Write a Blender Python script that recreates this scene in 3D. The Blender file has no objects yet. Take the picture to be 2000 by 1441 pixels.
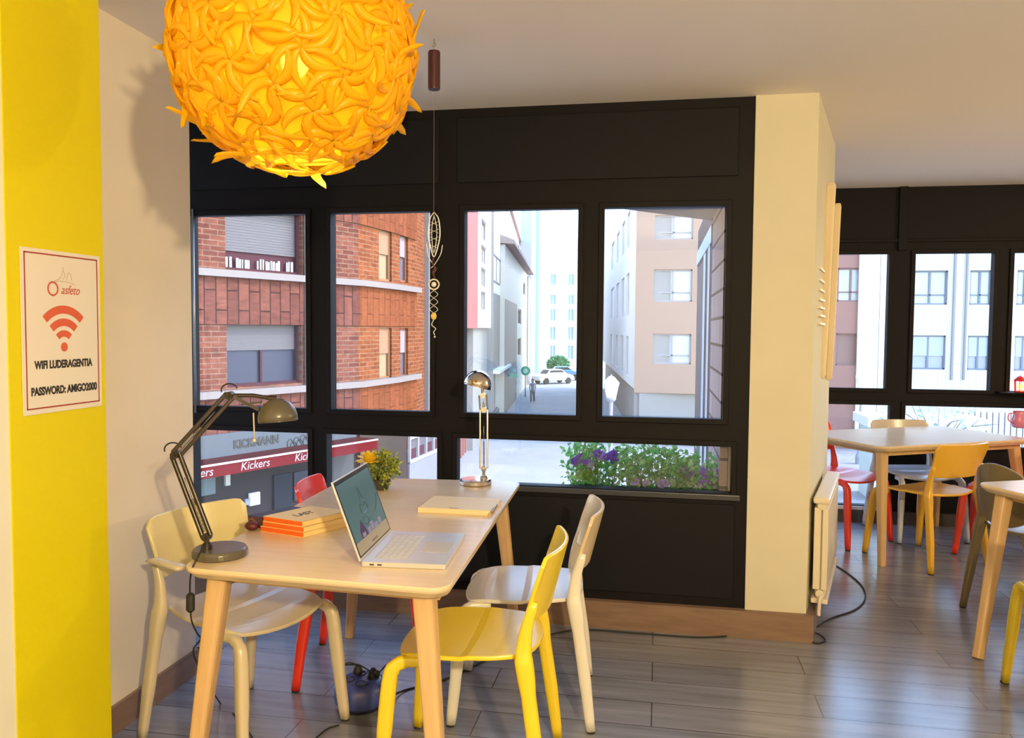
import bpy, math, random
from mathutils import Vector, Matrix, Euler
random.seed(7)
SC = bpy.context.scene
COL = SC.collection
# ------------------------------------------------------------------ camera
CF, CYAW, CPITCH, CROLL, CH = 1561.3, .1799, .0501, .0073, 1.4236
_F = Vector((-math.sin(CYAW)*math.cos(CPITCH), math.cos(CYAW)*math.cos(CPITCH), -math.sin(CPITCH)))
_r = Vector((math.cos(CYAW), math.sin(CYAW), 0)); _u = _r.cross(_F)
CR = _r*math.cos(CROLL) + _u*math.sin(CROLL)
CU = -_r*math.sin(CROLL) + _u*math.cos(CROLL)
CO = Vector((0, 0, CH))
cam = bpy.data.cameras.new('camera'); camo = bpy.data.objects.new('camera', cam); COL.objects.link(camo)
cam.sensor_fit = 'HORIZONTAL'; cam.sensor_width = 36; cam.lens = 36*CF/2000
cam.clip_start = .05; cam.clip_end = 400
M = Matrix((CR, CU, -_F)).transposed().to_4x4(); M.translation = CO
camo.matrix_world = M
SC.camera = camo
# ------------------------------------------------------------------ colour management, sky, sun, lamps
SC.view_settings.view_transform = 'Standard'; SC.view_settings.look = 'None'
SC.view_settings.gamma = 1; SC.view_settings.exposure = 0.0; SC.view_settings.use_curve_mapping = False
SC.cycles.max_bounces = 10; SC.cycles.transparent_max_bounces = 16; SC.cycles.sample_clamp_indirect = 6
SC.cycles.caustics_reflective = False; SC.cycles.caustics_refractive = False
W = bpy.data.worlds.new('world'); SC.world = W; W.use_nodes = True
_n = W.node_tree.nodes; _l = W.node_tree.links
_bg = _n['Background']; _sky = _n.new('ShaderNodeTexSky'); _sky.sky_type = 'NISHITA'
_sky.sun_disc = False; _sky.sun_elevation = math.radians(42); _sky.sun_rotation = math.radians(80)
_sky.air_density = 1.0; _sky.dust_density = .6; _sky.ozone_density = 2.0
_l.new(_sky.outputs[0], _bg.inputs[0]); _bg.inputs[1].default_value = 1.6
def sun(name, az, el, e, col, ang):
    d = bpy.data.lights.new(name, 'SUN'); d.energy = e; d.color = col; d.angle = math.radians(ang)
    o = bpy.data.objects.new(name, d); COL.objects.link(o)
    v = Vector((math.cos(az)*math.cos(el), math.sin(az)*math.cos(el), math.sin(el)))
    o.rotation_euler = v.to_track_quat('Z', 'Y').to_euler(); o.location = (0, 0, 30)
sun('sunlight', math.radians(4), math.radians(42), 2.9, (1, .93, .82), .6)
def panel(name, loc, e, col, r):
    d = bpy.data.lights.new(name, 'AREA'); d.shape = 'DISK'; d.size = r; d.energy = e; d.color = col
    o = bpy.data.objects.new(name, d); COL.objects.link(o); o.location = loc; return o
def lamp(name, loc, e, col, r):
    d = bpy.data.lights.new(name, 'POINT'); d.energy = e; d.color = col; d.shadow_soft_size = r
    o = bpy.data.objects.new(name, d); COL.objects.link(o); o.location = loc; return o
WARM = (1, .77, .43)
lamp('ceiling_lamp_behind', (.85, -.75, 2.0), 375, WARM, .05)
lamp('ceiling_lamp_side_room', (3.9, 3.6, 1.95), 105, WARM, .05)
PEND = Vector((-.873, 1.84, 2.085)); PR = .288
lamp('pendant_bulb_light', PEND+Vector((0, 0, -.02)), 350, (1, .88, .54), .035)
# ------------------------------------------------------------------ pixel helpers (points on real planes)
def ray(px, py): return _F + CR*((px-1000)/CF) - CU*((py-720.5)/CF)
def _hit(px, py, ax, v):
    d = ray(px, py); return CO + d*((v-CO[ax])/d[ax])
def G(px, py, z=0.): return _hit(px, py, 2, z)
def WY(px, py, y): return _hit(px, py, 1, y)
def WX(px, py, x): return _hit(px, py, 0, x)
def D(px, py, d): return CO + ray(px, py)*d
# ------------------------------------------------------------------ materials
def mat(name, col, rough=.5, metal=0, spec=.5, emit=None, estr=0, trans=0, coat=0):
    m = bpy.data.materials.new(name); m.use_nodes = True
    b = m.node_tree.nodes['Principled BSDF']
    b.inputs['Base Color'].default_value = (*col, 1); b.inputs['Roughness'].default_value = rough
    b.inputs['Metallic'].default_value = metal; b.inputs['Specular IOR Level'].default_value = spec
    if coat: b.inputs['Coat Weight'].default_value = coat; b.inputs['Coat Roughness'].default_value = .15
    if emit: b.inputs['Emission Color'].default_value = (*emit, 1); b.inputs['Emission Strength'].default_value = estr
    return m
def noisy(name, c1, c2, scale=8, rough=.5, vec=(1, 1, 1), bump=0, detail=4, spec=.5, coat=0):
    m = mat(name, c1, rough, spec=spec, coat=coat); nt = m.node_tree; b = nt.nodes['Principled BSDF']
    tc = nt.nodes.new('ShaderNodeTexCoord'); mp = nt.nodes.new('ShaderNodeMapping'); mp.inputs['Scale'].default_value = vec
    nz = nt.nodes.new('ShaderNodeTexNoise'); nz.inputs['Scale'].default_value = scale; nz.inputs['Detail'].default_value = detail
    rp = nt.nodes.new('ShaderNodeMix'); rp.data_type = 'RGBA'
    rp.inputs['A'].default_value = (*c1, 1); rp.inputs['B'].default_value = (*c2, 1)
    L = nt.links
    L.new(tc.outputs['Object'], mp.inputs[0]); L.new(mp.outputs[0], nz.inputs['Vector'])
    mr = nt.nodes.new('ShaderNodeMapRange'); mr.inputs[1].default_value = .35; mr.inputs[2].default_value = .65
    L.new(nz.outputs['Fac'], mr.inputs[0]); L.new(mr.outputs[0], rp.inputs['Factor']); L.new(rp.outputs['Result'], b.inputs['Base Color'])
    if bump:
        bp = nt.nodes.new('ShaderNodeBump'); bp.inputs['Strength'].default_value = bump; bp.inputs['Distance'].default_value = .01
        L.new(nz.outputs['Fac'], bp.inputs['Height']); L.new(bp.outputs[0], b.inputs['Normal'])
    return m
def bricks(name, c1, c2, mortar, bw, bh, ang=0, rough=.8, msize=.012, vertical=False, offset=.5, planks=False, spec=.4, noise=0.):
    """brick / plank pattern on metric coordinates; walls use (along, z), floors (x, y)"""
    m = mat(name, c1, rough, spec=spec if planks else .08); nt = m.node_tree; b = nt.nodes['Principled BSDF']; L = nt.links
    ge = nt.nodes.new('ShaderNodeNewGeometry'); sp = nt.nodes.new('ShaderNodeSeparateXYZ'); L.new(ge.outputs['Position'], sp.inputs[0])
    def mth(op, a, bb):
        n = nt.nodes.new('ShaderNodeMath'); n.operation = op
        for i, v in enumerate((a, bb)):
            if isinstance(v, (int, float)): n.inputs[i].default_value = v
            else: L.new(v, n.inputs[i])
        return n.outputs[0]
    cb = nt.nodes.new('ShaderNodeCombineXYZ')
    if planks:
        L.new(sp.outputs[0], cb.inputs[0]); L.new(sp.outputs[1], cb.inputs[1])
    else:
        al = mth('ADD', mth('MULTIPLY', sp.outputs[0], math.cos(ang)), mth('MULTIPLY', sp.outputs[1], math.sin(ang)))
        L.new(al, cb.inputs[1 if vertical else 0]); L.new(sp.outputs[2], cb.inputs[0 if vertical else 1])
    br = nt.nodes.new('ShaderNodeTexBrick'); L.new(cb.outputs[0], br.inputs['Vector'])
    br.inputs['Color1'].default_value = (*c1, 1); br.inputs['Color2'].default_value = (*c2, 1); br.inputs['Mortar'].default_value = (*mortar, 1)
    br.inputs['Scale'].default_value = 1; br.inputs['Mortar Size'].default_value = msize; br.inputs['Mortar Smooth'].default_value = .2
    br.inputs['Brick Width'].default_value = bw; br.inputs['Row Height'].default_value = bh; br.offset = offset; br.inputs['Bias'].default_value = 0
    out = br.outputs['Color']
    if noise:
        mp = nt.nodes.new('ShaderNodeMapping'); mp.inputs['Scale'].default_value = (1.3, 16, 1) if planks else (3, 3, 9)
        L.new(ge.outputs['Position'], mp.inputs[0])
        nz = nt.nodes.new('ShaderNodeTexNoise'); nz.inputs['Scale'].default_value = 1.6; nz.inputs['Detail'].default_value = 5; L.new(mp.outputs[0], nz.inputs['Vector'])
        mr = nt.nodes.new('ShaderNodeMapRange'); mr.inputs[1].default_value = .3; mr.inputs[2].default_value = .7; mr.inputs[3].default_value = 1-noise; mr.inputs[4].default_value = 1+noise
        L.new(nz.outputs['Fac'], mr.inputs[0])
        vm = nt.nodes.new('ShaderNodeVectorMath'); vm.operation = 'SCALE'; L.new(out, vm.inputs[0]); L.new(mr.outputs[0], vm.inputs['Scale']); out = vm.outputs[0]
    L.new(out, b.inputs['Base Color'])
    bp = nt.nodes.new('ShaderNodeBump'); bp.inputs['Strength'].default_value = .25; bp.inputs['Distance'].default_value = .004; bp.invert = True
    L.new(br.outputs['Fac'], bp.inputs['Height']); L.new(bp.outputs[0], b.inputs['Normal'])
    return m
def glass(name, tint=(1, 1, 1), refl=.06):
    m = bpy.data.materials.new(name); m.use_nodes = True; nt = m.node_tree; nt.nodes.clear()
    o = nt.nodes.new('ShaderNodeOutputMaterial'); t = nt.nodes.new('ShaderNodeBsdfTransparent'); g = nt.nodes.new('ShaderNodeBsdfGlossy')
    t.inputs[0].default_value = (*tint, 1); g.inputs['Roughness'].default_value = .02
    mx = nt.nodes.new('ShaderNodeMixShader'); mx.inputs[0].default_value = refl
    nt.links.new(t.outputs[0], mx.inputs[1]); nt.links.new(g.outputs[0], mx.inputs[2]); nt.links.new(mx.outputs[0], o.inputs[0])
    return m
def translucent(name, col, tcol, f=.6, rough=.35, clear=0):
    m = bpy.data.materials.new(name); m.use_nodes = True; nt = m.node_tree; b = nt.nodes['Principled BSDF']
    b.inputs['Base Color'].default_value = (*col, 1); b.inputs['Roughness'].default_value = rough
    t = nt.nodes.new('ShaderNodeBsdfTranslucent'); t.inputs[0].default_value = (*tcol, 1)
    mx = nt.nodes.new('ShaderNodeMixShader'); mx.inputs[0].default_value = f
    o = nt.nodes['Material Output']
    nt.links.new(b.outputs[0], mx.inputs[1]); nt.links.new(t.outputs[0], mx.inputs[2])
    tr = nt.nodes.new('ShaderNodeBsdfTransparent'); tr.inputs[0].default_value = (1, .85, .45, 1); m2 = nt.nodes.new('ShaderNodeMixShader'); m2.inputs[0].default_value = clear
    nt.links.new(mx.outputs[0], m2.inputs[1]); nt.links.new(tr.outputs[0], m2.inputs[2]); nt.links.new(m2.outputs[0], o.inputs[0])
    return m
# ------------------------------------------------------------------ mesh builder
class MB:
    def __init__(s): s.v = []; s.f = []; s.m = []; s.mi = 0
    def add(s, vs, fs):
        b = len(s.v); s.v += [Vector(p) for p in vs]; s.f += [[b+i for i in f] for f in fs]; s.m += [s.mi]*len(fs); return s
    def box(s, a, b):
        x0, y0, z0 = [min(a[i], b[i]) for i in range(3)]; x1, y1, z1 = [max(a[i], b[i]) for i in range(3)]
        return s.hexa([(x0, y0, z0), (x1, y0, z0), (x1, y1, z0), (x0, y1, z0), (x0, y0, z1), (x1, y0, z1), (x1, y1, z1), (x0, y1, z1)])
    def hexa(s, p):
        return s.add(p, [(3, 2, 1, 0), (4, 5, 6, 7), (0, 1, 5, 4), (1, 2, 6, 5), (2, 3, 7, 6), (3, 0, 4, 7)])
    def bar(s, a, b, w, h, up=(0, 0, 1), w2=None, h2=None):
        a = Vector(a); b = Vector(b); d = (b-a).normalized(); up = Vector(up)
        x = d.cross(up)
        if x.length < 1e-4: x = d.cross(Vector((1, 0, 0)))
        x.normalize(); y = x.cross(d); w2 = w2 or w; h2 = h2 or h
        P = [a-x*w/2-y*h/2, a+x*w/2-y*h/2, a+x*w/2+y*h/2, a-x*w/2+y*h/2, b-x*w2/2-y*h2/2, b+x*w2/2-y*h2/2, b+x*w2/2+y*h2/2, b-x*w2/2+y*h2/2]
        return s.hexa(P)
    def loops(s, rings, cap=True, closed=True):
        b = len(s.v); n = len(rings[0]); fs = []
        vs = [p for r in rings for p in r]
        for i in range(len(rings)-1):
            for j in range(n if closed else n-1):
                k = (j+1) % n; fs.append((i*n+j, i*n+k, (i+1)*n+k, (i+1)*n+j))
        if cap: fs.append(tuple(range(n-1, -1, -1))); fs.append(tuple((len(rings)-1)*n+j for j in range(n)))
        return s.add(vs, fs)
    def tube(s, pts, rad, seg=8, up=(0, 0, 1), sq=0, flat=1., cap=True):
        """rad float or list; flat scales the second axis; sq -> rounder square cross-section"""
        pts = [Vector(p) for p in pts]; n = len(pts)
        if not isinstance(rad, (list, tuple)): rad = [rad]*n
        if not isinstance(flat, (list, tuple)): flat = [flat]*n
        rings = []; x = None
        for i in range(n):
            d = (pts[min(i+1, n-1)]-pts[max(i-1, 0)])
            if d.length < 1e-9: d = Vector((0, 0, 1))
            d.normalize()
            if x is None:
                x = d.cross(Vector(up))
                if x.length < 1e-3: x = d.cross(Vector((1, 0, 0)))
            x = x - d*x.dot(d); x.normalize(); y = d.cross(x)
            rg = []
            for k in range(seg):
                t = 2*math.pi*k/seg+math.pi/seg; c, q = math.cos(t), math.sin(t)
                if sq:
                    e = 2/sq; c = math.copysign(abs(c)**e, c); q = math.copysign(abs(q)**e, q)
                rg.append(pts[i]+x*c*rad[i]+y*q*rad[i]*flat[i])
            rings.append(rg)
        return s.loops(rings, cap)
    def lathe(s, prof, c=(0, 0, 0), seg=32, axis=(0, 0, 1), cap=True):
        """prof [(r, h)...] round axis"""
        c = Vector(c); a = Vector(axis).normalized(); x = a.orthogonal().normalized(); y = a.cross(x)
        return s.loops([[c+a*h+(x*math.cos(2*math.pi*k/seg)+y*math.sin(2*math.pi*k/seg))*max(r, 1e-4) for k in range(seg)] for r, h in prof], cap)
    def ball(s, c, r, seg=12, rings=8, sc=(1, 1, 1)):
        c = Vector(c)
        return s.loops([[c+Vector((math.sin(t)*math.cos(2*math.pi*k/seg)*r*sc[0], math.sin(t)*math.sin(2*math.pi*k/seg)*r*sc[1], -math.cos(t)*r*sc[2])) for k in range(seg)] for t in [math.pi*(i+.02)/(rings+.04) for i in range(rings+1)]])
    def slab(s, fn, nu, nv, t):
        """closed slab of thickness t about surface fn(u, v), u and v in 0..1"""
        P = [[Vector(fn(i/nu, j/nv)) for j in range(nv+1)] for i in range(nu+1)]
        N = []
        for i in range(nu+1):
            row = []
            for j in range(nv+1):
                a = P[min(i+1, nu)][j]-P[max(i-1, 0)][j]; b = P[i][min(j+1, nv)]-P[i][max(j-1, 0)]
                nn = a.cross(b); row.append(nn.normalized() if nn.length > 1e-12 else Vector((0, 0, 1)))
            N.append(row)
        vs = []; idx = {}
        for sgn in (1, -1):
            for i in range(nu+1):
                for j in range(nv+1):
                    idx[(sgn, i, j)] = len(vs); vs.append(P[i][j]+N[i][j]*sgn*t/2)
        fs = []
        for i in range(nu):
            for j in range(nv):
                fs.append((idx[1, i, j], idx[1, i+1, j], idx[1, i+1, j+1], idx[1, i, j+1]))
                fs.append((idx[-1, i, j+1], idx[-1, i+1, j+1], idx[-1, i+1, j], idx[-1, i, j]))
        rim = [(i, 0) for i in range(nu)]+[(nu, j) for j in range(nv)]+[(i, nv) for i in range(nu, 0, -1)]+[(0, j) for j in range(nv, 0, -1)]
        for k in range(len(rim)):
            a = rim[k]; b = rim[(k+1) % len(rim)]
            fs.append((idx[(1,)+b], idx[(1,)+a], idx[(-1,)+a], idx[(-1,)+b]))
        return s.add(vs, fs)
    def prism(s, poly, z0, z1):
        return s.loops([[Vector((p[0], p[1], z0)) for p in poly], [Vector((p[0], p[1], z1)) for p in poly]])
    def xf(s, mtx, start=0):
        for i in range(start, len(s.v)): s.v[i] = mtx @ s.v[i]
        return s
    def build(s, name, material, parent=None, world=False, smooth=False, bevel=0, subsurf=0, loc=None, weld=False):
        off = Vector((0, 0, 0))
        if world and parent:
            p = parent
            while p: off += p.location; p = p.parent
        if loc is not None: off += Vector(loc)
        me = bpy.data.meshes.new(name); me.from_pydata([tuple(v-off) for v in s.v], [], s.f)
        mats = material if isinstance(material, (list, tuple)) else [material]
        for q in mats: me.materials.append(q)
        if len(mats) > 1: me.polygons.foreach_set('material_index', s.m)
        import bmesh
        bm = bmesh.new(); bm.from_mesh(me)
        if weld: bmesh.ops.remove_doubles(bm, verts=bm.verts, dist=1e-5)
        bmesh.ops.recalc_face_normals(bm, faces=bm.faces)
        bm.to_mesh(me); bm.free()
        if smooth: me.polygons.foreach_set('use_smooth', [True]*len(me.polygons))
        o = bpy.data.objects.new(name, me); COL.objects.link(o); o.parent = parent
        if loc is not None: o.location = loc
        if bevel:
            q = o.modifiers.new('bevel', 'BEVEL'); q.width = bevel; q.segments = 3; q.limit_method = 'ANGLE'; q.angle_limit = math.radians(35)
        if subsurf:
            q = o.modifiers.new('sub', 'SUBSURF'); q.levels = subsurf; q.render_levels = subsurf
        return o
def tag(o, label=None, cat=None, group=None, kind=None):
    if label: o['label'] = label
    if cat: o['category'] = cat
    if group: o['group'] = group
    if kind: o['kind'] = kind
    return o
def thing(name, label, cat, loc=(0, 0, 0), rz=0, group=None, kind=None):
    o = bpy.data.objects.new(name, None); COL.objects.link(o); o.empty_display_size = .1
    o.location = loc; o.rotation_euler = (0, 0, rz)
    return tag(o, label, cat, group, kind)
def struct(mb, name, m, **k):
    return tag(mb.build(name, m, **k), kind='structure')
def copy_tree(o, parent=None):
    c = o.copy(); COL.objects.link(c); c.parent = parent
    for ch in [q for q in bpy.data.objects if q.parent == o]: copy_tree(ch, c)
    return c
def spline(pts, n=8):
    """Catmull-Rom through pts"""
    P = [Vector(p) for p in pts]; P = [P[0]*2-P[1]]+P+[P[-1]*2-P[-2]]; out = []
    for i in range(1, len(P)-2):
        for k in range(n):
            t = k/n; a, b, c, d = P[i-1:i+3]
            out.append(.5*((2*b)+(c-a)*t+(2*a-5*b+4*c-d)*t*t+(3*b-a-3*c+d)*t**3))
    out.append(P[-2]); return out
def text_into(mb, txt, mtx, size, depth=.001, fit=None, bold=0, shear=0):
    """letters in the local XY plane of mtx, centred; fit = width to squeeze to"""
    cu = bpy.data.curves.new('letters', 'FONT'); cu.body = txt; cu.size = size; cu.extrude = depth/2; cu.align_x = 'CENTER'; cu.align_y = 'CENTER'; cu.offset = bold; cu.shear = shear
    o = bpy.data.objects.new('letters', cu); COL.objects.link(o); bpy.context.view_layer.update()
    me = o.evaluated_get(bpy.context.evaluated_depsgraph_get()).to_mesh()
    vs = [v.co.copy() for v in me.vertices]; fs = [tuple(p.vertices) for p in me.polygons]
    w = max(v.x for v in vs)-min(v.x for v in vs); k = fit/w if fit else 1
    vs = [mtx @ Vector((v.x*k, v.y, v.z)) for v in vs]
    mb.add(vs, fs); bpy.data.objects.remove(o); bpy.data.curves.remove(cu); return mb
class Pl:
    """vertical plane through two ground points; hit(px,py)->(s,z); box(...) in (s, z, out) where out>0 comes towards the viewer side"""
    def __init__(s, a, b):
        s.a = Vector((a[0], a[1], 0)); b = Vector((b[0], b[1], 0)); s.u = (b-s.a).normalized(); s.L = (b-s.a).length
        s.n = Vector((s.u.y, -s.u.x, 0))
    def hit(s, px, py):
        d = ray(px, py); t = (s.a-CO).dot(s.n)/d.dot(s.n); p = CO+d*t
        return (p-s.a).dot(s.u), p.z
    def P(s, q, z, o=0): return s.a+s.u*q+s.n*o+Vector((0, 0, z))
    def box(s, mb, s0, s1, z0, z1, o0, o1):
        return mb.hexa([s.P(s0, z0, o1), s.P(s1, z0, o1), s.P(s1, z0, o0), s.P(s0, z0, o0), s.P(s0, z1, o1), s.P(s1, z1, o1), s.P(s1, z1, o0), s.P(s0, z1, o0)])
    def rect(s, x0, y0, x1, y1):
        a = s.hit(x0, (y0+y1)/2)[0]; b = s.hit(x1, (y0+y1)/2)[0]; xm = (x0+x1)/2
        return min(a, b), max(a, b), s.hit(xm, y1)[1], s.hit(xm, y0)[1]
    def mtx(s, q, z, o): # letters plane
        return Matrix(((s.u.x, 0, s.n.x, 0), (s.u.y, 0, s.n.y, 0), (0, 1, 0, 0), (0, 0, 0, 1))).copy() if False else Matrix.Translation(s.P(q, z, o)) @ Matrix(((s.u.x, 0, s.n.x), (s.u.y, 0, s.n.y), (0, 1, 0))).to_4x4()
def holed(mb, pl, s0, s1, z0, z1, holes, o0, o1):
    """wall slab with rectangular holes (s0,s1,z0,z1), one connected mesh"""
    S = sorted({s0, s1, *[min(max(h[i], s0), s1) for h in holes for i in (0, 1)]}); Z = sorted({z0, z1, *[min(max(h[i], z0), z1) for h in holes for i in (2, 3)]})
    S = [x for i, x in enumerate(S) if i == 0 or x-S[i-1] > 1e-5]; Z = [x for i, x in enumerate(Z) if i == 0 or x-Z[i-1] > 1e-5]
    solid = lambda i, j: 0 <= i < len(S)-1 and 0 <= j < len(Z)-1 and not any(h[0]-1e-4 < (S[i]+S[i+1])/2 < h[1]+1e-4 and h[2]-1e-4 < (Z[j]+Z[j+1])/2 < h[3]+1e-4 for h in holes)
    idx = {}; vs = []; fs = []
    def V(i, j, k):
        if (i, j, k) not in idx: idx[i, j, k] = len(vs); vs.append(pl.P(S[i], Z[j], (o0, o1)[k]))
        return idx[i, j, k]
    for i in range(len(S)-1):
        for j in range(len(Z)-1):
            if not solid(i, j): continue
            fs.append((V(i, j, 1), V(i+1, j, 1), V(i+1, j+1, 1), V(i, j+1, 1))); fs.append((V(i, j+1, 0), V(i+1, j+1, 0), V(i+1, j, 0), V(i, j, 0)))
            if not solid(i-1, j): fs.append((V(i, j, 0), V(i, j, 1), V(i, j+1, 1), V(i, j+1, 0)))
            if not solid(i+1, j): fs.append((V(i+1, j, 1), V(i+1, j, 0), V(i+1, j+1, 0), V(i+1, j+1, 1)))
            if not solid(i, j-1): fs.append((V(i, j, 0), V(i+1, j, 0), V(i+1, j, 1), V(i, j, 1)))
            if not solid(i, j+1): fs.append((V(i, j+1, 1), V(i+1, j+1, 1), V(i+1, j+1, 0), V(i, j+1, 0)))
    return mb.add(vs, fs)
# ------------------------------------------------------------------ room materials
M_wall = noisy('wall_paint', (.82, .74, .62), (.78, .70, .58), 3, .85, spec=.2)
M_ceil = mat('ceiling_paint', (.86, .80, .755), .9, spec=.2)
M_yel = mat('yellow_paint', (.68, .60, .0), .55, spec=.3)
M_floor = bricks('floor_planks', (.225, .232, .275), (.170, .176, .214), (.07, .055, .05), 1.25, .19, planks=True, rough=.23, msize=.0025, spec=.9, noise=.22)
M_frame = mat('dark_window_metal', (.0045, .0035, .005), .6, spec=.2)
M_panel = mat('dark_window_panel', (.004, .0045, .007), .62, spec=.22)
M_base = noisy('skirting_wood', (.20, .125, .085), (.25, .16, .11), 6, .45, (1, 1, 6))
M_glass = glass('window_glass', (.97, .985, .98), .05)
M_white = mat('white_enamel', (.80, .72, .56), .35)
YW = 3.81; YF0, YF1 = 3.81, 3.88; Y2 = 6.33; ZC = 2.4823
FXR = WY(1465, 690, YW).x                                   # right end of the main window, left side of the pillar
PXR = .690
# floor and ceiling (L-shaped round the recess outside the main window)
outl = [(-4.2, -3.2), (6, -3.2), (6, 6.42), (.34, 6.42), (.34, 3.9), (-4.2, 3.9)]
struct(MB().prism(outl, -.16, 0), 'floor', M_floor)
struct(MB().prism(outl, ZC, ZC+.25), 'ceiling', M_ceil)
XL, XCOL = -1.853, -1.541
yn = WX(8, 300, XCOL).y; yf = WX(203, 600, XCOL).y; yend = G(383, 1312).y
struct(MB().box((-4.2, yf, 0), (XL, yend, ZC)), 'wall_left', M_wall)
struct(MB().box((-4.2, -3.2, 0), (XCOL-.004, yn, ZC)), 'wall_left_near', mat('pale_wall_paint', (.74, .74, .66), .85))
struct(MB().box((-4.2, yn, 0), (XCOL, yf, ZC)), 'column_left', M_yel)
struct(MB().box((-4.2, -3.35, -.1), (6.1, -3.2, ZC+.1)), 'wall_back', M_wall)
struct(MB().box((6, -3.2, -.1), (6.15, 6.5, ZC+.1)), 'wall_right', M_wall)
struct(MB().box((-4.35, -3.3, -.1), (-4.2, 4.0, ZC+.1)), 'wall_far_left', M_wall)
SP0, SP1 = (PXR, 3.795), (.986, 4.9)
struct(MB().prism([(FXR, 3.795), SP0, SP1, (.47, 4.9), (.47, 3.9), (FXR, 3.9)], .125, ZC), 'wall_pillar', noisy('pillar_paint', (.72, .68, .53), (.69, .65, .50), 3, .85, spec=.2))
struct(MB().box((.34, 3.9, -.1), (.468, 6.42, ZC)), 'wall_side', M_wall)
# skirtings
struct(MB().box((XL, yf, 0), (XL+.014, yend+.012, .10)).box((XL-.3, yend, 0), (XL+.014, yend+.014, .10)), 'baseboard_left', M_base)
struct(MB().prism([(-3, 3.772), (PXR+.03, 3.772), (SP1[0]+.03, 4.93), (.47, 4.93), (.47, 3.9), (-3, 3.9)], 0, .128), 'baseboard_window', M_base)
struct(MB().box((.47, Y2-.045, 0), (6, Y2+.05, .085)), 'baseboard_side_room', mat('dark_skirting', (.055, .05, .055), .6))
# ------------------------------------------------------------------ main window
PW = Pl((-2.6, YF0), (FXR, YF0))
def wr(a, b): # opening from its top-left and bottom-right pixels
    return (PW.hit(*a)[0], PW.hit(*b)[0], PW.hit(*b)[1], PW.hit(*a)[1])
top_z = (PW.hit(906, 411)[1]+PW.hit(1421, 399)[1])/2; rail_z = (PW.hit(905, 807)[1]+PW.hit(1413, 820)[1])/2
low_top = (PW.hit(893, 853)[1]+PW.hit(1430, 871)[1])/2; low_bot = PW.hit(1430, 965)[1]
ups = [(PW.hit(374, 600)[0], PW.hit(600, 600)[0]), (PW.hit(646, 600)[0], PW.hit(842, 600)[0]), (PW.hit(906, 600)[0], PW.hit(1129, 600)[0]), (PW.hit(1177, 600)[0], PW.hit(1417, 600)[0])]
lows = [(PW.hit(378, 900)[0], PW.hit(604, 900)[0], .26), (PW.hit(638, 900)[0], PW.hit(856, 900)[0], .26), (PW.hit(892, 900)[0], PW.hit(1430, 900)[0], low_bot)]
holes = [(a, b, rail_z, top_z) for a, b in ups]+[(a, b, z, low_top) for a, b, z in lows]
win = thing('window_1', None, None, (-.9, YF0, .128), kind='structure')
holed(MB(), PW, PW.hit(300, 600)[0]-.1, PW.L, .128, ZC, holes, -.07, 0).build('window_frame', M_frame, win, world=True)
for a, b, z0, z1 in holes:
    m = MB(); w = .022
    holed(m, PW, a-w, b+w, z0-w, z1+w, [(a+.004, b-.004, z0+.004, z1-.004)], 0, .012)
    m.build('sash', M_frame, win, world=True, bevel=.003)
    PW.box(MB(), a-.005, b+.005, z0-.005, z1+.005, -.045, -.037).build('window_pane', M_glass, win, world=True)
zt = PW.hit(1100, 350)[1]
for a, b in ((PW.hit(372, 300)[0], PW.hit(858, 300)[0]), (PW.hit(893, 300)[0], PW.hit(1443, 300)[0])):
    PW.box(MB(), a, b, top_z+.13, ZC-.045, 0, .010).build('head_panel', M_panel, win, world=True, bevel=.004)
a, b = PW.hit(893, 1100)[0], PW.hit(1433, 1100)[0]
PW.box(MB(), a, b, .17, low_bot-.05, 0, .010).build('lower_panel', M_panel, win, world=True, bevel=.004)
PW.box(MB(), a-.02, b+.02, low_bot-.028, low_bot-.002, 0, .02).build('window_sill', mat('sill_metal', (.035, .04, .05), .3), win, world=True, bevel=.003)
# thin silver blind rail on the far left jamb
m = MB().tube([WY(376, 408, YW-.02), WY(382, 806, YW-.02)], .006, 8); m.build('guide_rail', mat('rail_metal', (.35, .35, .38), .3, .7), win, world=True, smooth=True)
# ------------------------------------------------------------------ side room window
P2 = Pl((.47, Y2), (6, Y2))
h2 = []
t2 = P2.hit(1860, 494)[1]; b2 = P2.hit(1860, 762)[1]; lt2 = P2.hit(1860, 793)[1]
for x0, x1 in ((1600, 1734), (1783, 1939), (1975, 2150)):
    h2.append((max(P2.hit(x0, 620)[0], .5) if x0 > 1700 else .5, P2.hit(x1, 620)[0], b2, t2))
h2.append((.5, P2.hit(1737, 850)[0], P2.hit(1650, 985)[1], lt2))
h2.append((P2.hit(1765, 850)[0], P2.hit(2150, 850)[0], P2.hit(1900, 872)[1], lt2))
h2.append((P2.hit(2200, 620)[0], P2.hit(2380, 620)[0], b2, t2)); h2.append((P2.hit(2440, 620)[0], P2.hit(2640, 620)[0], b2, t2))
win2 = thing('window_2', None, None, (3, Y2, .08), kind='structure')
holed(MB(), P2, .0, P2.L, .085, ZC, h2, -.07, 0).build('window_frame', M_frame, win2, world=True)
for a, b, z0, z1 in h2:
    m = MB(); w = .025
    holed(m, P2, a-w, b+w, z0-w, z1+w, [(a+.004, b-.004, z0+.004, z1-.004)], 0, .014)
    m.build('sash', M_frame, win2, world=True, bevel=.003)
    P2.box(MB(), a-.005, b+.005, z0-.005, z1+.005, -.045, -.037).build('window_pane', M_glass, win2, world=True)
s = P2.hit(1763, 420)[0]
P2.box(MB(), s-.03, s+.03, t2+.02, ZC, 0, .03).build('mullion', M_frame, win2, world=True, bevel=.004)
zz = P2.hit(1830, 469)[1]
P2.box(MB(), .2, P2.L, zz-.012, zz+.012, 0, .02).build('head_rail', M_frame, win2, world=True, bevel=.003)
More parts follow.
